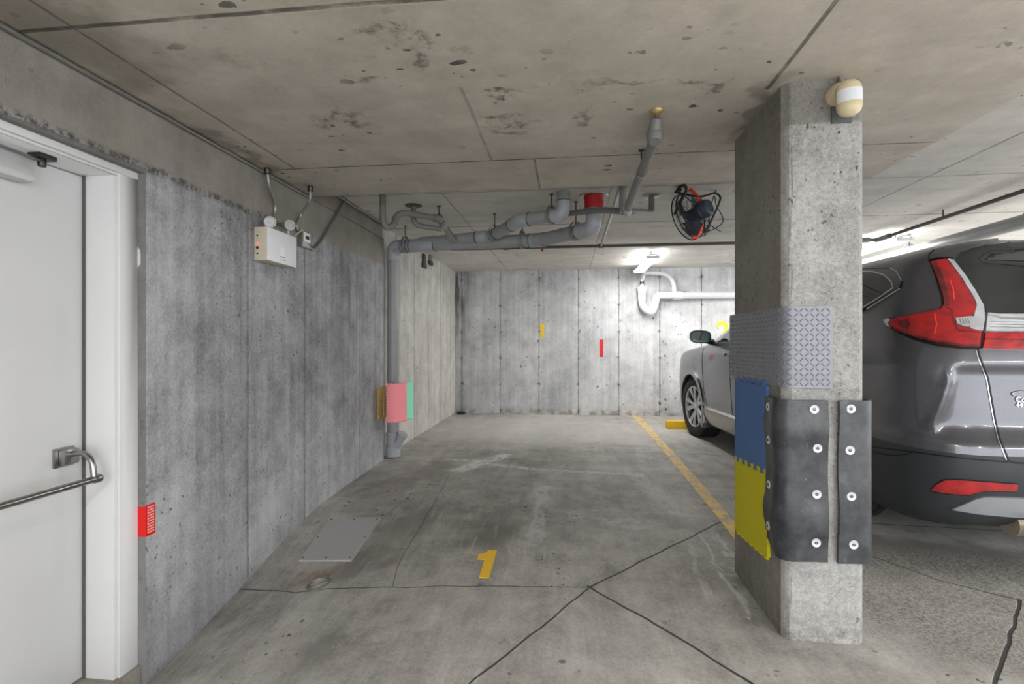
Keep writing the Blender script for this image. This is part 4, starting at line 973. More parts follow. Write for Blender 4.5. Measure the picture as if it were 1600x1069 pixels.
for r_, z_ in ((.09, .062), (.13, .052), (.10, -.065)):
    t_ = fc_ring(r_, z_, .0014, 32); cw.add(t_.v, t_.f)
build_in(cw, 'cage_wires', M_black, fn)
for k_ in range(3):
    bd_ = MB(); a0 = 2*PI*k_/3+.5; nb_ = 10; vs = []
    for i in range(nb_+1):
        a = a0+R(88)*i/nb_; z_ = -.035+.05*i/nb_; rO = .135+.018*math.sin(PI*i/nb_)
        for r_ in (.04, rO):
            for dz in (-.0015, .0015): vs.append(Mf@Vector((r_*math.cos(a), r_*math.sin(a), z_+dz)))
    for i in range(nb_):
        b0 = i*4; bd_.f += [(b0, b0+2, b0+6, b0+4), (b0+1, b0+5, b0+7, b0+3), (b0+2, b0+3, b0+7, b0+6), (b0, b0+4, b0+5, b0+1)]
    bd_.v = vs; build_in(bd_, 'blade', M_slate, fn, smooth=True)
build_in(MB().lathe([(0, -.03), (.042, -.028), (.045, .02), (0, .022)], Mf, 24), 'hub', M_slate, fn, smooth=True)
build_in(MB().lathe([(.05, .05), (.062, .058), (.065, .09), (.060, .096), (.064, .10), (.064, .125), (.055, .142), (.04, .148), (.038, .143), (.02, .146), (0, .146)], Mf, 36), 'motor_housing', M_slate, fn, smooth=True)
for i in range(5):
    a = -.6+i*.35; build_in(MB().box((.045, -.003, .143), (.052, .006, .146), Mf@Matrix.Rotation(a, 4, 'Z')), 'vent_slot', M_black, fn)
for aa, dd in ((.12, 1), (PI-.12, -1)):
    p = Mf@Vector(((RF-.05)*math.cos(aa), (RF-.05)*math.sin(aa), .07)); q_ = Mf@Vector(((RF+.01)*math.cos(aa), (RF+.01)*math.sin(aa), .035))
    build_in(MB().tube(fillet([Mf@Vector((.07*math.cos(aa), .07*math.sin(aa), .085)), p, q_] if dd > 0 else [Mf@Vector((.11*math.cos(aa), .11*math.sin(aa), .075)), q_, q_+Vector((-.045, 0, -.012))], .02, 4), .012 if dd > 0 else .009, 10), 'orange_clip', M_orange, fn, smooth=True)
sd = Mf.to_3x3()@Vector((0, 1, 0))
yoke = [fc+sd*.0-Vector(sd)*(RF+.012), fc-sd*(RF+.012)+Vector((0, 0, .10)), onT(1068, 303, 3.56), onT(1069, 289, 3.55), onT(1062, 291, 3.56)]
pL = onT(1053, 330, 3.60); pR = onT(1108, 345, 3.58)
build_in(MB().tube(fillet([onT(1054, 335, 3.62), onT(1066, 310, 3.56), onT(1073, 296, 3.52), onT(1070, 288.5, 3.52), onT(1063, 291, 3.56), onT(1055, 301, 3.60)], .025, 6), .010, 10), 'yoke', M_black, fn, smooth=True)
build_in(MB().tube(fillet([onT(1055, 300, 3.60), onT(1075, 305, 3.58), onT(1095, 308, 3.56), onT(1118, 301, 3.56), onT(1127, 308, 3.55), onT(1121, 325, 3.56), onT(1108, 352, 3.58), onT(1100, 365, 3.60)], .03, 6), .008, 10), 'stand_tube', M_black, fn, smooth=True)
build_in(MB().box(tuple(onZ(1062, 292, ZH)-Vector((.035, .03, .012))), tuple(onZ(1062, 292, ZH)+Vector((.045, .03, 0)))), 'ceiling_plate', M_galv, fn, bevel=.003)
build_in(MB().tube([onZ(1062, 292, ZH), onT(1063, 299, 3.59)], .010, 10), 'ceiling_post', M_dsteel, fn)
build_in(MB().tube([onZ(1118, 298, ZH), onT(1118, 302, 3.56)], .007, 8), 'hook', M_dsteel, fn)
build_in(MB().tube(fillet([onT(1097, 352, 3.48), onT(1104, 363, 3.52), onT(1122, 355, 3.52), onT(1131, 346, 3.52), onT(1128, 336, 3.52), onT(1119, 322, 3.52), onT(1116, 303, 3.56), onT(1112, 318, 3.56), onT(1106, 350, 3.56), onT(1126, 362, 3.6), onT(1146, 362, 3.9), Vector((2.6, 5.0, 2.20))], .03, 5), .0035, 8), 'power_cord', M_black, fn, smooth=True)

# ------------------------------------------------------------------ tube lamps
def tube_lamp(x, y, lab):
    t = empty('tube_light_fixture', (x, y, 2.14), label=lab, cat='ceiling light', group='ceiling tube lights')
    zc = ZL if (y < YD and x < XD) else ZH; z0 = zc-.135
    mb = MB(); mb.prism([(-.06, .008), (-.035, .045), (.035, .045), (.06, .008), (.055, .006), (.033, .03), (-.033, .03), (-.055, .006)], (x, y+.62, z0+.03), (1, 0, 0), (0, 0, 1), 1.24)
    build_in(mb, 'reflector', M_fix, t)
    for dx in (-.052, .052):
        build_in(MB().tube([(x+dx, y-.59, z0+.035), (x+dx, y+.59, z0+.035)], .014, 12), 'tube', M_tube, t, smooth=True)
    for dy in (-.6, .6): build_in(MB().box((x-.075, y+dy-.012, z0+.018), (x+.075, y+dy+.012, z0+.055)), 'socket_end', M_fix, t, bevel=.003)
    for dy in (-.45, .45): build_in(MB().tube([(x, y+dy, z0+.07), (x, y+dy, zc)], .006, 8), 'hanger_rod', M_galv, t)
    return t
labs = ['lit tube light near the back wall left of the column', 'lit tube light over the car, right of the column', 'unseen tube light added for fill over the bay beyond the car', 'unseen tube light added for fill behind the viewer nearest the white door', 'unseen tube light added for fill behind the viewer on the column side', 'unseen tube light added for fill behind the viewer farthest from the door', 'unseen tube light added for fill right of the car, out in the driving lane']
for i, (lx, ly) in enumerate(LAMPS[:7]):
    tube_lamp(lx, ly, labs[i] or 'unseen ceiling tube light added for fill in another garage bay')
for o in list(bpy.data.objects):
    if o.type == 'LIGHT': o.location.z = (ZL if (o.location.y < YD and o.location.x < XD) else ZH)-.165

# ------------------------------------------------------------------ the grey car
CO = Vector((2.592, 2.532, 0)); CYAW = R(4.0)
car = empty('car', CO, CYAW, label='dark grey compact SUV parked nose to the back wall beside the column', cat='car')
MC = Matrix.Translation(CO)@Matrix.Rotation(CYAW, 4, 'Z'); MCi = MC.inverted(); MCr = MCi.to_3x3()
def paint():
    t = NT('grey_metallic_paint'); P = t.n('ShaderNodeTexCoord').outputs['Object']
    n = t.noise(P, 900, 1); c = t.mix(t.ramp(n, .4, .6), lin((76, 76, 82)), lin((98, 98, 105))); t.l(c, t.b.inputs['Base Color'])
    t.b.inputs['Metallic'].default_value = .55; t.b.inputs['Roughness'].default_value = .30; t.b.inputs['Coat Weight'].default_value = 1; t.b.inputs['Coat Roughness'].default_value = .03; return t.m
M_paint = paint()
M_glass = plain('tinted_glass', (20, 26, 28), .04, coat=1, noise_amt=.0)
M_clad = plain('dark_grey_cladding', (50, 54, 57), .45, noise_amt=.12, nscale=300)
M_skid = plain('silver_skid_paint', (164, 168, 173), .3, .4)
M_chrome = plain('chrome', (225, 228, 232), .1, 1, noise_amt=.0)
M_gap = plain('panel_gap', (12, 12, 14), .6)
M_tire = plain('tyre_rubber', (34, 34, 35), .75, nscale=60)
M_alloy = plain('alloy_silver', (196, 198, 202), .25, .8)
def lensmat(name, c0, c1, sc):
    t = NT(name); P = t.n('ShaderNodeTexCoord').outputs['Object']; v = t.n('ShaderNodeTexVoronoi'); t.l(P, v.inputs['Vector']); v.inputs['Scale'].default_value = sc
    n = t.noise(P, 18, 3); c = t.mix(t.ramp(n, .35, .65), lin(c0), lin(c1)); t.l(c, t.b.inputs['Base Color'])
    t.b.inputs['Roughness'].default_value = .25; t.b.inputs['Coat Weight'].default_value = 1; t.b.inputs['Coat Roughness'].default_value = .03
    bp = t.n('ShaderNodeBump'); bp.inputs['Strength'].default_value = .35; bp.inputs['Distance'].default_value = .002; t.l(v.outputs['Distance'], bp.inputs['Height']); t.l(bp.outputs[0], t.b.inputs['Normal']); return t.m
M_red = lensmat('red_lens', (150, 10, 18), (186, 16, 24), 260)
M_dred = lensmat('dark_red_lens', (74, 14, 20), (120, 20, 26), 260)
M_clear = lensmat('clear_lens', (176, 178, 182), (196, 198, 202), 120)
# key sections: z, half width, rear y, front y, rear corner size, front corner size
KEY = [(.20, .84, .20, 4.36, .20, .45), (.24, .875, .10, 4.46, .24, .45), (.30, .895, .045, 4.52, .28, .45), (.40, .905, .015, 4.55, .30, .45), (.50, .912, .0, 4.58, .31, .45),
       (.585, .915, .0, 4.59, .31, .45), (.63, .918, .008, 4.59, .31, .45), (.66, .918, .035, 4.59, .31, .45), (.70, .920, .055, 4.58, .30, .45), (.80, .925, .060, 4.56, .29, .46), (.90, .927, .065, 4.53, .28, .47), (.96, .926, .065, 4.48, .27, .48),
       (1.00, .920, .070, 4.38, .27, .50), (1.03, .912, .075, 4.18, .27, .52), (1.055, .905, .080, 3.92, .27, .54), (1.08, .898, .085, 3.66, .27, .50), (1.10, .890, .09, 3.50, .27, .45), (1.14, .872, .11, 3.38, .28, .42), (1.20, .848, .145, 3.24, .28, .42),
       (1.30, .808, .20, 3.00, .28, .42), (1.40, .765, .255, 2.77, .27, .42), (1.50, .715, .305, 2.54, .26, .42), (1.565, .670, .300, 2.37, .25, .42), (1.60, .63, .300, 2.24, .24, .40), (1.64, .55, .36, 2.02, .24, .36), (1.67, .42, .52, 1.82, .22, .30), (1.685, .25, .75, 1.62, .15, .2), (1.69, .04, 1.0, 1.30, .03, .03)]
def keyat(z):
    for a, b in zip(KEY, KEY[1:]):
        if a[0] <= z <= b[0]+1e-9:
            t = (z-a[0])/(b[0]-a[0]); return [p+(q_-p)*t for p, q_ in zip(a, b)]
def half(z, NR=22, NC=20, NS=70, NFc=20, NF=10):
    _, W, Rr, Fr, rc, fc_ = keyat(z); pts = []; bow = .035
    def yr(x): return Rr+bow*(x/W)**2
    for i in range(NR): pts.append(((W-rc)*i/NR, yr((W-rc)*i/NR)))
    yb = yr(W-rc); rl = rc*1.15
    for i in range(NC+1):
        a = PI/2*i/NC; e = .85; pts.append((W-rc+rc*math.sin(a)**e if i else W-rc, yb+rl*(1-math.cos(a)**e) if i < NC else yb+rl))
    fl = fc_*1.05; ys0 = yb+rl; ys1 = Fr-.08-fl
    for i in range(1, NS): pts.append((W, ys0+(ys1-ys0)*i/NS))
    for i in range(NFc+1):
        a = PI/2*i/NFc; pts.append((W-fc_*(1-math.cos(a)), ys1+fl*math.sin(a)))
    xe = W-fc_
    for i in range(1, NF+1): x = xe*(1-i/NF); pts.append((x, Fr-.08*(x/xe)**2 if xe > .01 else Fr))
    return pts
zlev = []
for a, b in zip(KEY, KEY[1:]):
    m = max(1, int(math.ceil((b[0]-a[0])/.022)))
    for i in range(m): zlev.append(a[0]+(b[0]-a[0])*i/m)
zlev.append(KEY[-1][0])
AX = [(.36, .98), (.36, 3.64)]
rows = []
for z in zlev:
    h = half(z); rows.append([Vector((x, y, z)) for x, y in h]+[Vector((-x, y, z)) for x, y in h[-2:0:-1]])
# smooth the stack of sections vertically a little
for it in range(2):
    nr = [r_[:] for r_ in rows]
    for j in range(1, len(rows)-1):
        if rows[j][0].z > .68 or rows[j][0].z < .56:
            t = (zlev[j]-zlev[j-1])/(zlev[j+1]-zlev[j-1])
            for i in range(len(rows[j])):
                m = rows[j-1][i].lerp(rows[j+1][i], t); nr[j][i] = rows[j][i].lerp(Vector((m.x, m.y, zlev[j])), .5)
    rows = nr
# recessed bumper corner panel right of the crease (both sides), shallow hollow of the rear quarter
def crease(z): return -(.80+.03*(1-min(1, max(0, (z-.66)/.3))))
for j, z in enumerate(zlev):
    for i, p in enumerate(rows[j]):
        if p.y < .45 and .64 < z < 1.0:
            a = abs(p.x); cz = .790+.05*sst(.95, .66, z)
            k_ = sst(cz, cz-.03, a)*sst(.64, .70, z)*sst(1.0, .96, z)
            p.y += .020*k_*(1 if a > .3 else 1); 
            ridge = math.exp(-((a-cz-.003)/.013)**2)*sst(.655, .70, z)*sst(1.0, .93, z); p.y -= .015*ridge; p.x += .008*ridge*(1 if p.x > 0 else -1)
nC = len(rows[0]); V = [p for r_ in rows for p in r_]
Fc = [(j*nC+i, j*nC+(i+1) % nC, (j+1)*nC+(i+1) % nC, (j+1)*nC+i) for j in range(len(rows)-1) for i in range(nC)]
BC = BVHTree.FromPolygons(V, Fc)
vn = [Vector((0, 0, 0)) for _ in V]
for f in Fc:
    n_ = (V[f[2]]-V[f[0]]).cross(V[f[3]]-V[f[1]])
    for i in f: vn[i] += n_
vn = [v.normalized() if v.length > 0 else Vector((0, 0, 1)) for v in vn]
def hitC(o, d):
    l, nn, i, dd = BC.ray_cast(o, d)
    if l is None: return None
    f = Fc[i]; ws_ = [1/((V[q_]-l).length+1e-4)**2 for q_ in f]; n_ = sum((vn[q_]*w__ for q_, w__ in zip(f, ws_)), Vector((0, 0, 0))).normalized()
    if n_.dot(d) > 0: n_ = -n_
    return l, n_
def cray(px, py): return MCi@Vector((0, 0, CH)), (MCr@ray(px, py)).normalized()
def side_ray(y, z): return Vector((-2, y, z)), Vector((1, 0, 0))
def rear_ray(x, z): return Vector((x, -2, z)), Vector((0, 1, 0))
def top_ray(x, y): return Vector((x, y, 3)), Vector((0, 0, -1))
def cp(name, poly, off, mat, parent=None, rf=cray, res=5.0, depth=.004, mirror=False, **k): return patch(name, poly, rf, hitC, off, mat, parent or car, res=res, depth=depth, mirror=mirror, **k)
def band(pts, wd):      # open polyline -> thin polygon
    pts = [Vector(p) for p in pts]; Lf = []; Rt = []
    for i, p in enumerate(pts):
        d = (pts[min(i+1, len(pts)-1)]-pts[max(i-1, 0)]).normalized(); n_ = Vector((-d.y, d.x))*wd/2; Lf.append(tuple(p+n_)); Rt.append(tuple(p-n_))
    return Lf+Rt[::-1]
# body and cladding shells, wheel openings cut
def shell(name, mat, test):
    fs = []
    for f in Fc:
        c = (V[f[0]]+V[f[1]]+V[f[2]]+V[f[3]])/4
        if abs(c.x) > .55 and any((c.y-ay)**2+(c.z-az)**2 < .375**2 for az, ay in AX): continue
        if test(c): fs.append(f)
    used = sorted({i for f in fs for i in f}); mp = {u: i for i, u in enumerate(used)}
    me = bpy.data.meshes.new(name); me.from_pydata([tuple(V[u]) for u in used], [], [[mp[i] for i in f] for f in fs]); me.materials.append(mat)
    for p in me.polygons: p.use_smooth = True
    o = bpy.data.objects.new(name, me); C.objects.link(o); o.parent = car; return o
isclad = lambda c: c.z < .585 and c.y < 1.0 or c.z < .30
shell('body', M_paint, lambda c: not isclad(c)); shell('bumper_cladding', M_clad, isclad)
# floor pan, wheel wells
mb = MB().box((-.80, 1.45, .22), (.80, 3.15, .34)).box((-.58, .25, .26), (.58, 1.45, .40)).box((-.58, 3.15, .22), (.58, 4.35, .35)); mb.build('underbody', M_gap, car)
for az, ay in AX:
    for sx in (-1, 1):
        wl = MB(); n_ = 24; vs = []
        for i in range(n_+1):
            a = R(-20)+R(220)*i/n_
            for x in (.55, .905): vs.append((sx*x, ay+.378*math.cos(a), az+.378*math.sin(a)))
        for i in range(n_): wl.f.append((2*i, 2*i+1, 2*i+3, 2*i+2))
        wl.v = [Vector(v) for v in vs]; wl.build('wheel_well', M_gap, car, smooth=True)
        # arch flare following the body
        pr = []
        for rr_ in (.372, .43):
            for i in range(41):
                a = R(-8)+R(196)*i/40; a = a if rr_ < .4 else R(188)-(a-R(-8)); pr.append((ay+rr_*math.cos(a), az+rr_*math.sin(a)))
        if sx < 0: cp('arch_flare', pr, .014, M_paint if ay > 2 else M_clad, rf=side_ray, res=.03, depth=.01, mirror=True)
def wheel(sx, ay, steer):
    w_ = empty('wheel', (0, 0, 0)); bpy.data.objects.remove(w_)
    rt, hw = .352, .1175
    prof = [(.235, -hw+.015), (.25, -hw+.004), (.29, -hw-.002), (.325, -hw+.006), (.345, -hw+.022), (rt, -hw+.045), (rt+.001, -.06), (rt-.007, -.058), (rt-.007, -.050), (rt+.002, -.048), (rt+.002, -.004), (rt-.007, -.003), (rt-.007, .005), (rt+.002, .006), (rt+.002, .048), (rt-.007, .050), (rt-.007, .058), (rt+.001, .06), (rt, hw-.045), (.345, hw-.022), (.325, hw-.006), (.29, hw+.002), (.25, hw-.004), (.235, hw-.015)]
    Mw = frameM((0, 0, 0), (sx, 0, 0), (0, 0, 1))
    t = MB().lathe(prof, Mw, 56, caps=False)
    # sipes across the tread blocks
    tr = t.build('wheel', M_tire, car, smooth=True, angle=30)
    cx_ = .90-hw
    tr.location = (sx*cx_, ay, .352); tr.rotation_euler = (0, 0, steer)
    lg = MB()
    for i in range(64):
        a = 2*PI*i/64
        for zz in (-.082, -.026, .030, .084):
            lg.box((rt-.002, -.0125, zz-.021), (rt+.0035, .0125, zz+.017), Mw@Matrix.Rotation(a, 4, 'Z'))
    lg.build('tread_blocks', M_tire, tr)
    rim = MB().lathe([(.236, -hw+.02), (.24, hw-.012), (.234, hw-.006), (.226, hw-.012), (.222, hw-.04), (.215, -hw+.03)], Mw, 48, caps=False)
    # five twin spokes
    for k_ in range(5):
        for e in (-1, 1):
            a0 = 2*PI*k_/5+R(8)*e+.3; a1 = 2*PI*k_/5+R(15)*e+.3; q_ = []
            d0 = Vector((math.cos(a0), math.sin(a0), 0)); d1 = Vector((math.cos(a1), math.sin(a1), 0)); sdv = Vector((-d1.y, d1.x, 0))
            for r_, z_, wd in ((.045, .072, .024), (.12, .084, .021), (.19, .092, .027), (.226, .096, .036)):
                b_ = (d0*(1-r_/.226)+d1*(r_/.226)).normalized()*r_; 
                q_.append((b_-sdv*wd, z_-.006)); q_.append((b_-sdv*wd*.5, z_+.006)); q_.append((b_+sdv*wd*.5, z_+.006)); q_.append((b_+sdv*wd, z_-.006)); q_.append((b_, z_-.035))
            vs = [Mw@Vector((b_.x, b_.y, z_)) for b_, z_ in q_]; fs = [(i*5+a, i*5+(a+1) % 5, (i+1)*5+(a+1) % 5, (i+1)*5+a) for i in range(3) for a in range(5)]
            rim.add(vs, fs+[(0, 1, 2, 3, 4), (19, 18, 17, 16, 15)])
    rim.build('alloy_rim', M_alloy, tr, smooth=True, angle=35)
    MB().lathe([(.055, .06), (.055, .078), (.045, .084), (.03, .086), (0, .086)], Mw, 24).build('hub_cap', M_alloy, tr, smooth=True)
    MB().lathe([(0, -.02), (.20, -.02), (.20, .02), (.17, .03), (0, .03)], Mw, 36).build('brake_disc', M_dsteel, tr, smooth=True)
for sx in (-1, 1): wheel(sx, .98, 0); wheel(sx, 3.64, R(5))
# ---- tail lamp on the near corner (outlines seen from the photo's side, laid on the body skin)
tl_full = [(1453, 409.5), (1466, 406), (1481, 405), (1490, 406.5), (1506, 430), (1522, 455), (1536, 479), (1537.5, 500), (1535, 520), (1530, 546), (1500, 545), (1466, 541), (1427, 531), (1400, 519), (1385, 510), (1382, 502), (1387, 498), (1403, 496.5), (1440, 489), (1468, 483), (1472, 477), (1471, 466), (1462, 436)]
hs = cp('tail_light', tl_full, .006, M_gap, mirror=True)
red = [(1455, 410.5), (1466, 407.5), (1480, 406.5), (1500, 436), (1520, 470), (1522, 478), (1521, 492), (1514, 497), (1500, 497.5), (1492, 501), (1492, 507), (1500, 512), (1512, 514), (1528, 515), (1531, 520), (1528, 543), (1500, 542.5), (1467, 538), (1428, 528), (1402, 516), (1390, 507), (1394, 500), (1410, 497), (1442, 490.5), (1470, 485), (1475, 478), (1474, 466), (1465, 436)]
cp('red_lens', red, .013, M_red, parent=hs, mirror=True)
cp('dark_lens_edge', [(1456, 411), (1463, 409), (1474, 436), (1482, 463), (1483, 480), (1476, 481), (1475, 466), (1466, 436)], .0155, M_dred, parent=hs, mirror=True)
cp('dark_lens_edge', [(1408, 503), (1422, 499.5), (1424, 508), (1420, 517), (1408, 512)], .0155, M_dred, parent=hs, mirror=True)
cp('clear_strip', [(1481, 406), (1489.5, 407.5), (1506, 431), (1521, 455), (1534.5, 480), (1536, 500), (1533, 519), (1527, 518.5), (1514, 515), (1514, 510), (1520, 494), (1523.5, 479), (1521, 470), (1502, 437)], .014, M_clear, parent=hs, mirror=True)
cp('reverse_lens', [(1492, 499.5), (1516, 496.5), (1519, 497), (1515, 513), (1505, 512.5), (1494, 508)], .0155, M_clear, parent=hs, mirror=True)
cp('lens_dark_line', band([(1394, 511), (1404, 516.5), (1428, 526.5), (1467, 536.3), (1500, 540.8), (1527, 541.5)], 3.2), .0155, M_dred, parent=hs, mirror=True)  # dark red bands along the lower lens edge and inner lines
cp('lens_dark_line', band([(1478, 482), (1487, 487), (1488, 505), (1497, 519), (1528, 522)], 1.6), .0150, M_dred, parent=hs, mirror=True)
cp('lens_highlight', band([(1484, 440), (1489, 458), (1490, 470)], 1.3), .0155, plain('painted_red_glint', (255, 90, 60), .2, coat=1), parent=hs, mirror=True)  # this band and the next paint a glint into the lens colour
cp('lens_highlight', band([(1461, 492), (1464, 510), (1461, 524)], 1.8), .0155, plain('painted_red_glint', (255, 70, 50), .2, coat=1), parent=hs, mirror=True)
for i in range(4): cp('lens_rib', [(1497+i*4, 500), (1498.5+i*4, 500), (1502+i*4, 509), (1500.5+i*4, 509)], .0175, M_skid, parent=hs, res=4)
cp('lens_tip', [(1383.5, 501.5), (1390, 498.5), (1393, 500), (1389.5, 507), (1398, 515), (1388, 510.5)], .0145, M_clear, parent=hs, mirror=True)
# tailgate parts
def loc(px, py): h = hitC(*cray(px, py)); return h[0]
def sym(pts): return [(x, z) for x, z in pts]+[(-x, z) for x, z in pts[::-1]]
pg = [(1492, 406.5), (1500, 396.5), (1518, 390), (1537, 385.5), (1573, 380.5), (1598, 378)]
Lp = [loc(*p) for p in pg]; Lb = [loc(*p) for p in ((1598, 489), (1570, 490), (1545, 490.5), (1539.5, 487), (1537, 476), (1522, 452), (1507, 428))]
glass = [(p.x, p.z) for p in Lb[1:]]+[(p.x, p.z) for p in Lp]
gp = [(p.x, p.z) for p in Lb[2:]]+[(p.x, p.z) for p in Lp[:-1]]
zt_ = max(p.z for p in Lp)
gl = cp('tailgate_glass', sym([(x, z) for x, z in gp]) if False else [(x, z) for x, z in gp]+[(-x, z) for x, z in gp[::-1]], .005, M_glass, rf=rear_ray, res=.03)
def lx(pts): return [(loc(*p).x, loc(*p).z) for p in pts]
def full(ptop, pbot):       # strip across the tailgate from its seen left end
    a = lx(ptop); b = lx(pbot); return a+[(-x, z) for x, z in a[::-1]]+[(-x, z) for x, z in b]+b[::-1]
cp('tailgate_chrome', full([(1540, 491), (1560, 493), (1597, 493)], [(1537, 519), (1560, 520), (1597, 520)]), .016, M_clear, rf=rear_ray, res=.03)
cp('tailgate_chrome', full([(1541, 494), (1560, 499), (1597, 500)], [(1541, 496), (1560, 502), (1597, 503.5)]), .021, M_chrome, rf=rear_ray, res=.03)
for yy_ in (506, 510, 514): cp('chrome_rib', band([(1543, yy_), (1575, yy_+.5), (1597, yy_+1)], 1.3), .0185, M_chrome, res=3)
cp('tailgate_reflector', full([(1537, 521), (1560, 522), (1597, 522)], [(1532, 545), (1560, 546.5), (1597, 547)]), .015, M_red, rf=rear_ray, res=.03)
cp('reflector_line', band([(1537, 532), (1565, 533), (1598, 533.5), (1660, 534)], 1.5), .018, M_dred, res=4)
cp('spoiler', [(1454, 400.5), (1461, 392.5), (1481, 386.8), (1512, 381.5), (1542, 377.2), (1580, 373.5), (1605, 372), (1605, 378.5), (1573, 380.3), (1537, 385), (1518, 389.3), (1500, 395.8), (1487, 405), (1470, 404.3), (1453, 408)], .012, M_paint, mirror=True)
cp('panel_gap', band([(1453, 409), (1453, 401), (1460, 393)], 1.6), .0135, M_gap, mirror=True)
cp('panel_gap', band([(1453, 408.5), (1466, 405), (1481, 404), (1489, 405.3)], 1.6), .0145, M_gap, mirror=True)
cp('panel_gap', band([(1527, 546), (1531, 560), (1543, 591), (1554.5, 658), (1561.5, 686), (1575.6, 720), (1585, 723), (1599, 724), (1640, 727), (1720, 731)], 2.6), .004, M_gap, mirror=True)
cp('gap_highlight', band([(1524.5, 547), (1528, 560), (1540.5, 591), (1552, 658), (1559, 686), (1572, 719)], 1.3), .003, M_chrome, mirror=True)
cp('panel_gap', band([(1350, 697), (1390, 701.5), (1425, 706), (1481.5, 713.5), (1530, 718.5), (1574, 722)], 1.8), .004, M_gap, mirror=True)
cp('panel_gap', band([(1352, 703), (1390, 712), (1420, 710), (1424, 708)], 1.4), .0035, M_gap)
rf_ = [(1455, 766), (1463, 757.5), (1476, 750.5), (1500, 750), (1526.5, 752), (1560, 754.5), (1588, 756.5), (1588, 763), (1585, 767), (1550, 766.5), (1532, 767.5), (1520, 771), (1509.6, 773), (1490, 771.5), (1470, 769)]
rr1 = cp('rear_reflector', [(x+(-2 if x < 1500 else 1.5), y+(1.6 if y > 764 else -1.6)) for x, y in rf_], .003, M_gap, mirror=True)
cp('reflector_lens', rf_, .007, M_red, parent=rr1, mirror=True)
cp('skid_plate', [(1487, 795), (1505, 787), (1525, 778), (1537, 775.5), (1560, 776), (1599, 777.5), (1640, 779), (1640, 811), (1599, 807), (1560, 804), (1526, 801)], .012, M_skid, mirror=True)
# dealer badge and lettering at the tailgate edge
bp_ = loc(1586, 627); h_ = hitC(*cray(1586, 627))
nb = h_[1]; xx_ = Vector((0, 0, 1)).cross(-nb); xx_ = -Vector((nb.y, -nb.x, 0)).normalized() if False else Vector((-nb.y, nb.x, 0)).normalized()
zz_ = nb.cross(xx_).normalized()
if zz_.z < 0: zz_ = -zz_
xr_ = zz_.cross(nb); xr_ = xr_ if xr_.x > 0 else -xr_
pu = (loc(1596, 627)-loc(1586, 627)).length/10
def text_mesh(txt, size, ext, bold=.0):
    cu = bpy.data.curves.new('t', 'FONT'); cu.body = txt; cu.size = size; cu.extrude = ext; cu.offset = bold
    o = bpy.data.objects.new('t', cu); C.objects.link(o); bpy.context.view_layer.update()
    me = bpy.data.meshes.new_from_object(o.evaluated_get(bpy.context.evaluated_depsgraph_get())); bpy.data.objects.remove(o); return me
bd0 = empty('b', (0, 0, 0)); bpy.data.objects.remove(bd0)
ol = bp_+nb*.004
def bm_mat(o): M_ = Matrix((xr_, zz_, nb)).transposed().to_4x4(); M_.translation = o; return M_
ovp = [(pu*(17+22*math.cos(a)), pu*(12.5+5.2*math.sin(a))) for a in [2*PI*i/40 for i in range(40)]]
bdg = MB().tube([bm_mat(ol)@Vector((x, y, .001)) for x, y in ovp], .0022, 8, closed=True).build('oval_badge', M_chrome, car, smooth=True)
for txt, dy, sz in (('Co', -1.2*pu, 11*pu), ('44', -9.6*pu, 9*pu)):
    me = text_mesh(txt, sz*1.15, .001, .0004); mesh_thing(me, 'lettering', M_chrome, bm_mat(ol+zz_*dy), parent=car)
# quarter glass and side glass
cp('quarter_frame', [(1330, 419.5), (1392, 419.5), (1403, 425), (1411, 440), (1408, 451), (1360, 480), (1330, 497)], .004, M_gap)
cp('quarter_frame', [(1330, 421), (1391, 421), (1402, 426), (1409, 440), (1406, 450), (1358, 479), (1330, 494)], .0065, M_paint)
cp('quarter_glass', [(1330, 427), (1366, 426.8), (1383, 431.7), (1394, 442), (1396.5, 451), (1379, 463), (1352, 479), (1330, 492)], .009, M_glass)
cp('window_trim', band([(1330, 426.3), (1366, 426), (1384, 431), (1395.5, 441.5), (1398, 451), (1380, 464), (1352, 481), (1332, 493)], 1.8), .012, M_chrome)
cp('window_trim', band([(1392, 420), (1403, 425.5), (1410.5, 440)], 1.6), .009, M_chrome)
cp('window_trim', band([(1408, 452), (1380, 469), (1356, 484)], 2.0), .009, M_chrome)
q1 = loc(1352, 430)
cp('side_glass', [(1.62, 1.17), (2.42, 1.13), (2.42, 1.50), (1.70, 1.51)], .005, M_glass, rf=side_ray, res=.04, mirror=True)
cp('side_glass', [(2.50, 1.125), (3.13, 1.115), (2.62, 1.47), (2.50, 1.50)], .005, M_glass, rf=side_ray, res=.04, mirror=True)
cp('windshield', [(-.70, 2.62), (-.74, 3.2), (-.3, 3.36), (.3, 3.36), (.74, 3.2), (.70, 2.62), (.3, 2.42), (-.3, 2.42)], .004, M_glass, rf=top_ray, res=.05)
cp('pillar_trim', band([(2.58, 1.50), (3.20, 1.12)], .03), .010, M_gap, rf=side_ray, res=.03, mirror=True)
cp('window_trim', band([(1.60, 1.150), (2.45, 1.115), (3.22, 1.10)], .014), .010, M_chrome, rf=side_ray, res=.04, mirror=True)
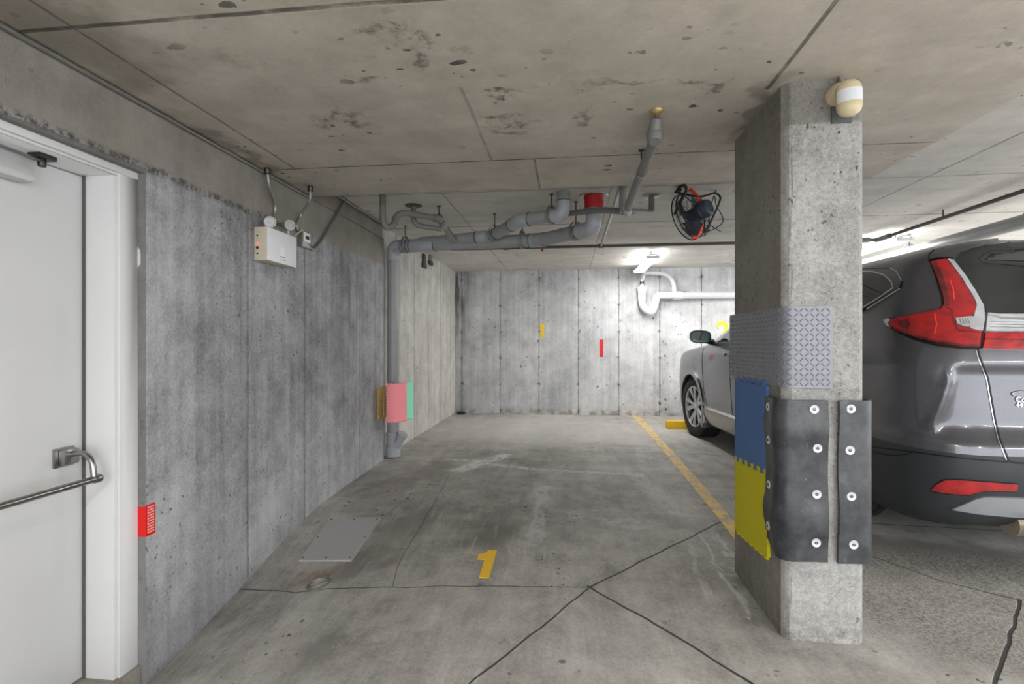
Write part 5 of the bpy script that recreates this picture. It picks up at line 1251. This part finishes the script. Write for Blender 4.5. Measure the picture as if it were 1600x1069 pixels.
# door seams, handles, sill strip
for pts in ([(3.20, 1.09), (3.22, .95), (3.20, .60), (3.10, .36)], [(2.46, 1.12), (2.44, .7), (2.42, .36)], [(1.50, 1.14), (1.52, .9), (1.46, .76)], [(3.10, .36), (1.42, .36)]):
    cp('door_seam', band(pts, .008), .002, M_gap, rf=side_ray, res=.04, mirror=True)
cp('door_handle', band([(2.52, .985), (2.72, .98)], .028), .03, M_paint, rf=side_ray, res=.02, mirror=True)
cp('door_handle', band([(1.62, 1.0), (1.82, .995)], .028), .03, M_paint, rf=side_ray, res=.02, mirror=True)
cp('sill_strip', band([(3.16, .405), (1.44, .42)], .030), .016, M_chrome, rf=side_ray, res=.04, mirror=True)
cp('sill_panel', [(3.22, .385), (1.40, .40), (1.40, .24), (3.24, .24)], .014, M_paint, rf=side_ray, res=.05, mirror=True)
# mud flaps behind the front wheels
for sx in (-1, 1):
    a = MB().prism([(-.015, .40), (.03, .40), (.035, .30), (.07, .20), (.02, .16), (-.03, .22), (-.02, .32)], (sx*.70, 3.235, 0), (0, 1, 0), (0, 0, 1), .21)
    if sx < 0: a.v = [Vector((v.x-.21 if False else v.x-.22, v.y, v.z)) for v in a.v]
    a.build('mud_flap', M_paint, car, bevel=.006)
# mirrors
for sx in (-1, 1):
    Mm = Matrix.Translation((sx*1.03, 3.0, 1.165))
    n1_, n2_ = 18, 28; vs = []; fs = []
    for i in range(n1_+1):
        u = i/n1_; yv = -.055+.13*u; sc_ = 1 if u < .15 else math.sqrt(max(0, 1-((u-.15)/.85)**2))**.8
        for k_ in range(n2_):
            a = 2*PI*k_/n2_; e = .62; ca, sa_ = math.cos(a), math.sin(a)
            vs.append(Mm@Vector((.108*sc_*math.copysign(abs(ca)**e, ca), yv, .068*sc_*math.copysign(abs(sa_)**e, sa_)+.006*ca*sx)))
    for i in range(n1_):
        for k_ in range(n2_): fs.append((i*n2_+k_, i*n2_+(k_+1) % n2_, (i+1)*n2_+(k_+1) % n2_, (i+1)*n2_+k_))
    fs.append(tuple(range(n2_)))
    mm = MB().add(vs, fs).build('side_mirror', plain('mirror_housing', (60, 66, 72), .25, .4, coat=1), car, smooth=True)
    g_ = MB(); pts = [(.094*math.copysign(abs(math.cos(a))**.62, math.cos(a)), .056*math.copysign(abs(math.sin(a))**.62, math.sin(a))) for a in [2*PI*k_/28 for k_ in range(28)]]
    g_.v = [Mm@Vector((x, -.058-.0, z)) for x, z in pts]+[Mm@Vector((x, -.054, z)) for x, z in pts]; g_.f = [tuple(range(28))]+[(i, (i+1) % 28, 28+(i+1) % 28, 28+i) for i in range(28)]
    g_.build('mirror_glass', plain('mirror_glass', (170, 196, 200), .05, 1, noise_amt=0), mm)
    MB().tube([(sx*.96, 3.02, 1.125), (sx*.87, 3.06, 1.11)], [.026, .034], 12).build('mirror_arm', M_gap, mm, smooth=True)
# underside bits seen below the rear bumper
MB().tube([(-.52, .12, .245), (.1, .12, .245)], .055, 18).build('muffler', plain('heat_stained_steel', (168, 156, 140), .45, .4, noise_amt=.2), car, smooth=True)
MB().tube(fillet([(-.40, .10, .25), (-.46, -.0, .245), (-.50, -.01, .238)], .03), .03, 14).build('tailpipe', M_steel, car, smooth=True)
MB().box((-.62, .30, .20), (-.35, .80, .24)).build('splash_shield', M_clad, car, bevel=.005)
for sx in (-1, 1): cp('headlight', [(sx*.50, .78), (sx*.80, .80), (sx*.86, .92), (sx*.50, .86)] if False else [(sx*.45, .80), (sx*.82, .84), (sx*.86, .93), (sx*.50, .88)], .006, M_clear, rf=lambda x, z: (Vector((x, 7, z)), Vector((0, -1, 0))), res=.04)
cp('front_grille', [(-.42, .60), (.42, .60), (.48, .88), (-.48, .88)], .008, M_gap, rf=lambda x, z: (Vector((x, 7, z)), Vector((0, -1, 0))), res=.05)
for o in car.children:
    if o.name.startswith('panel_gap'): pass
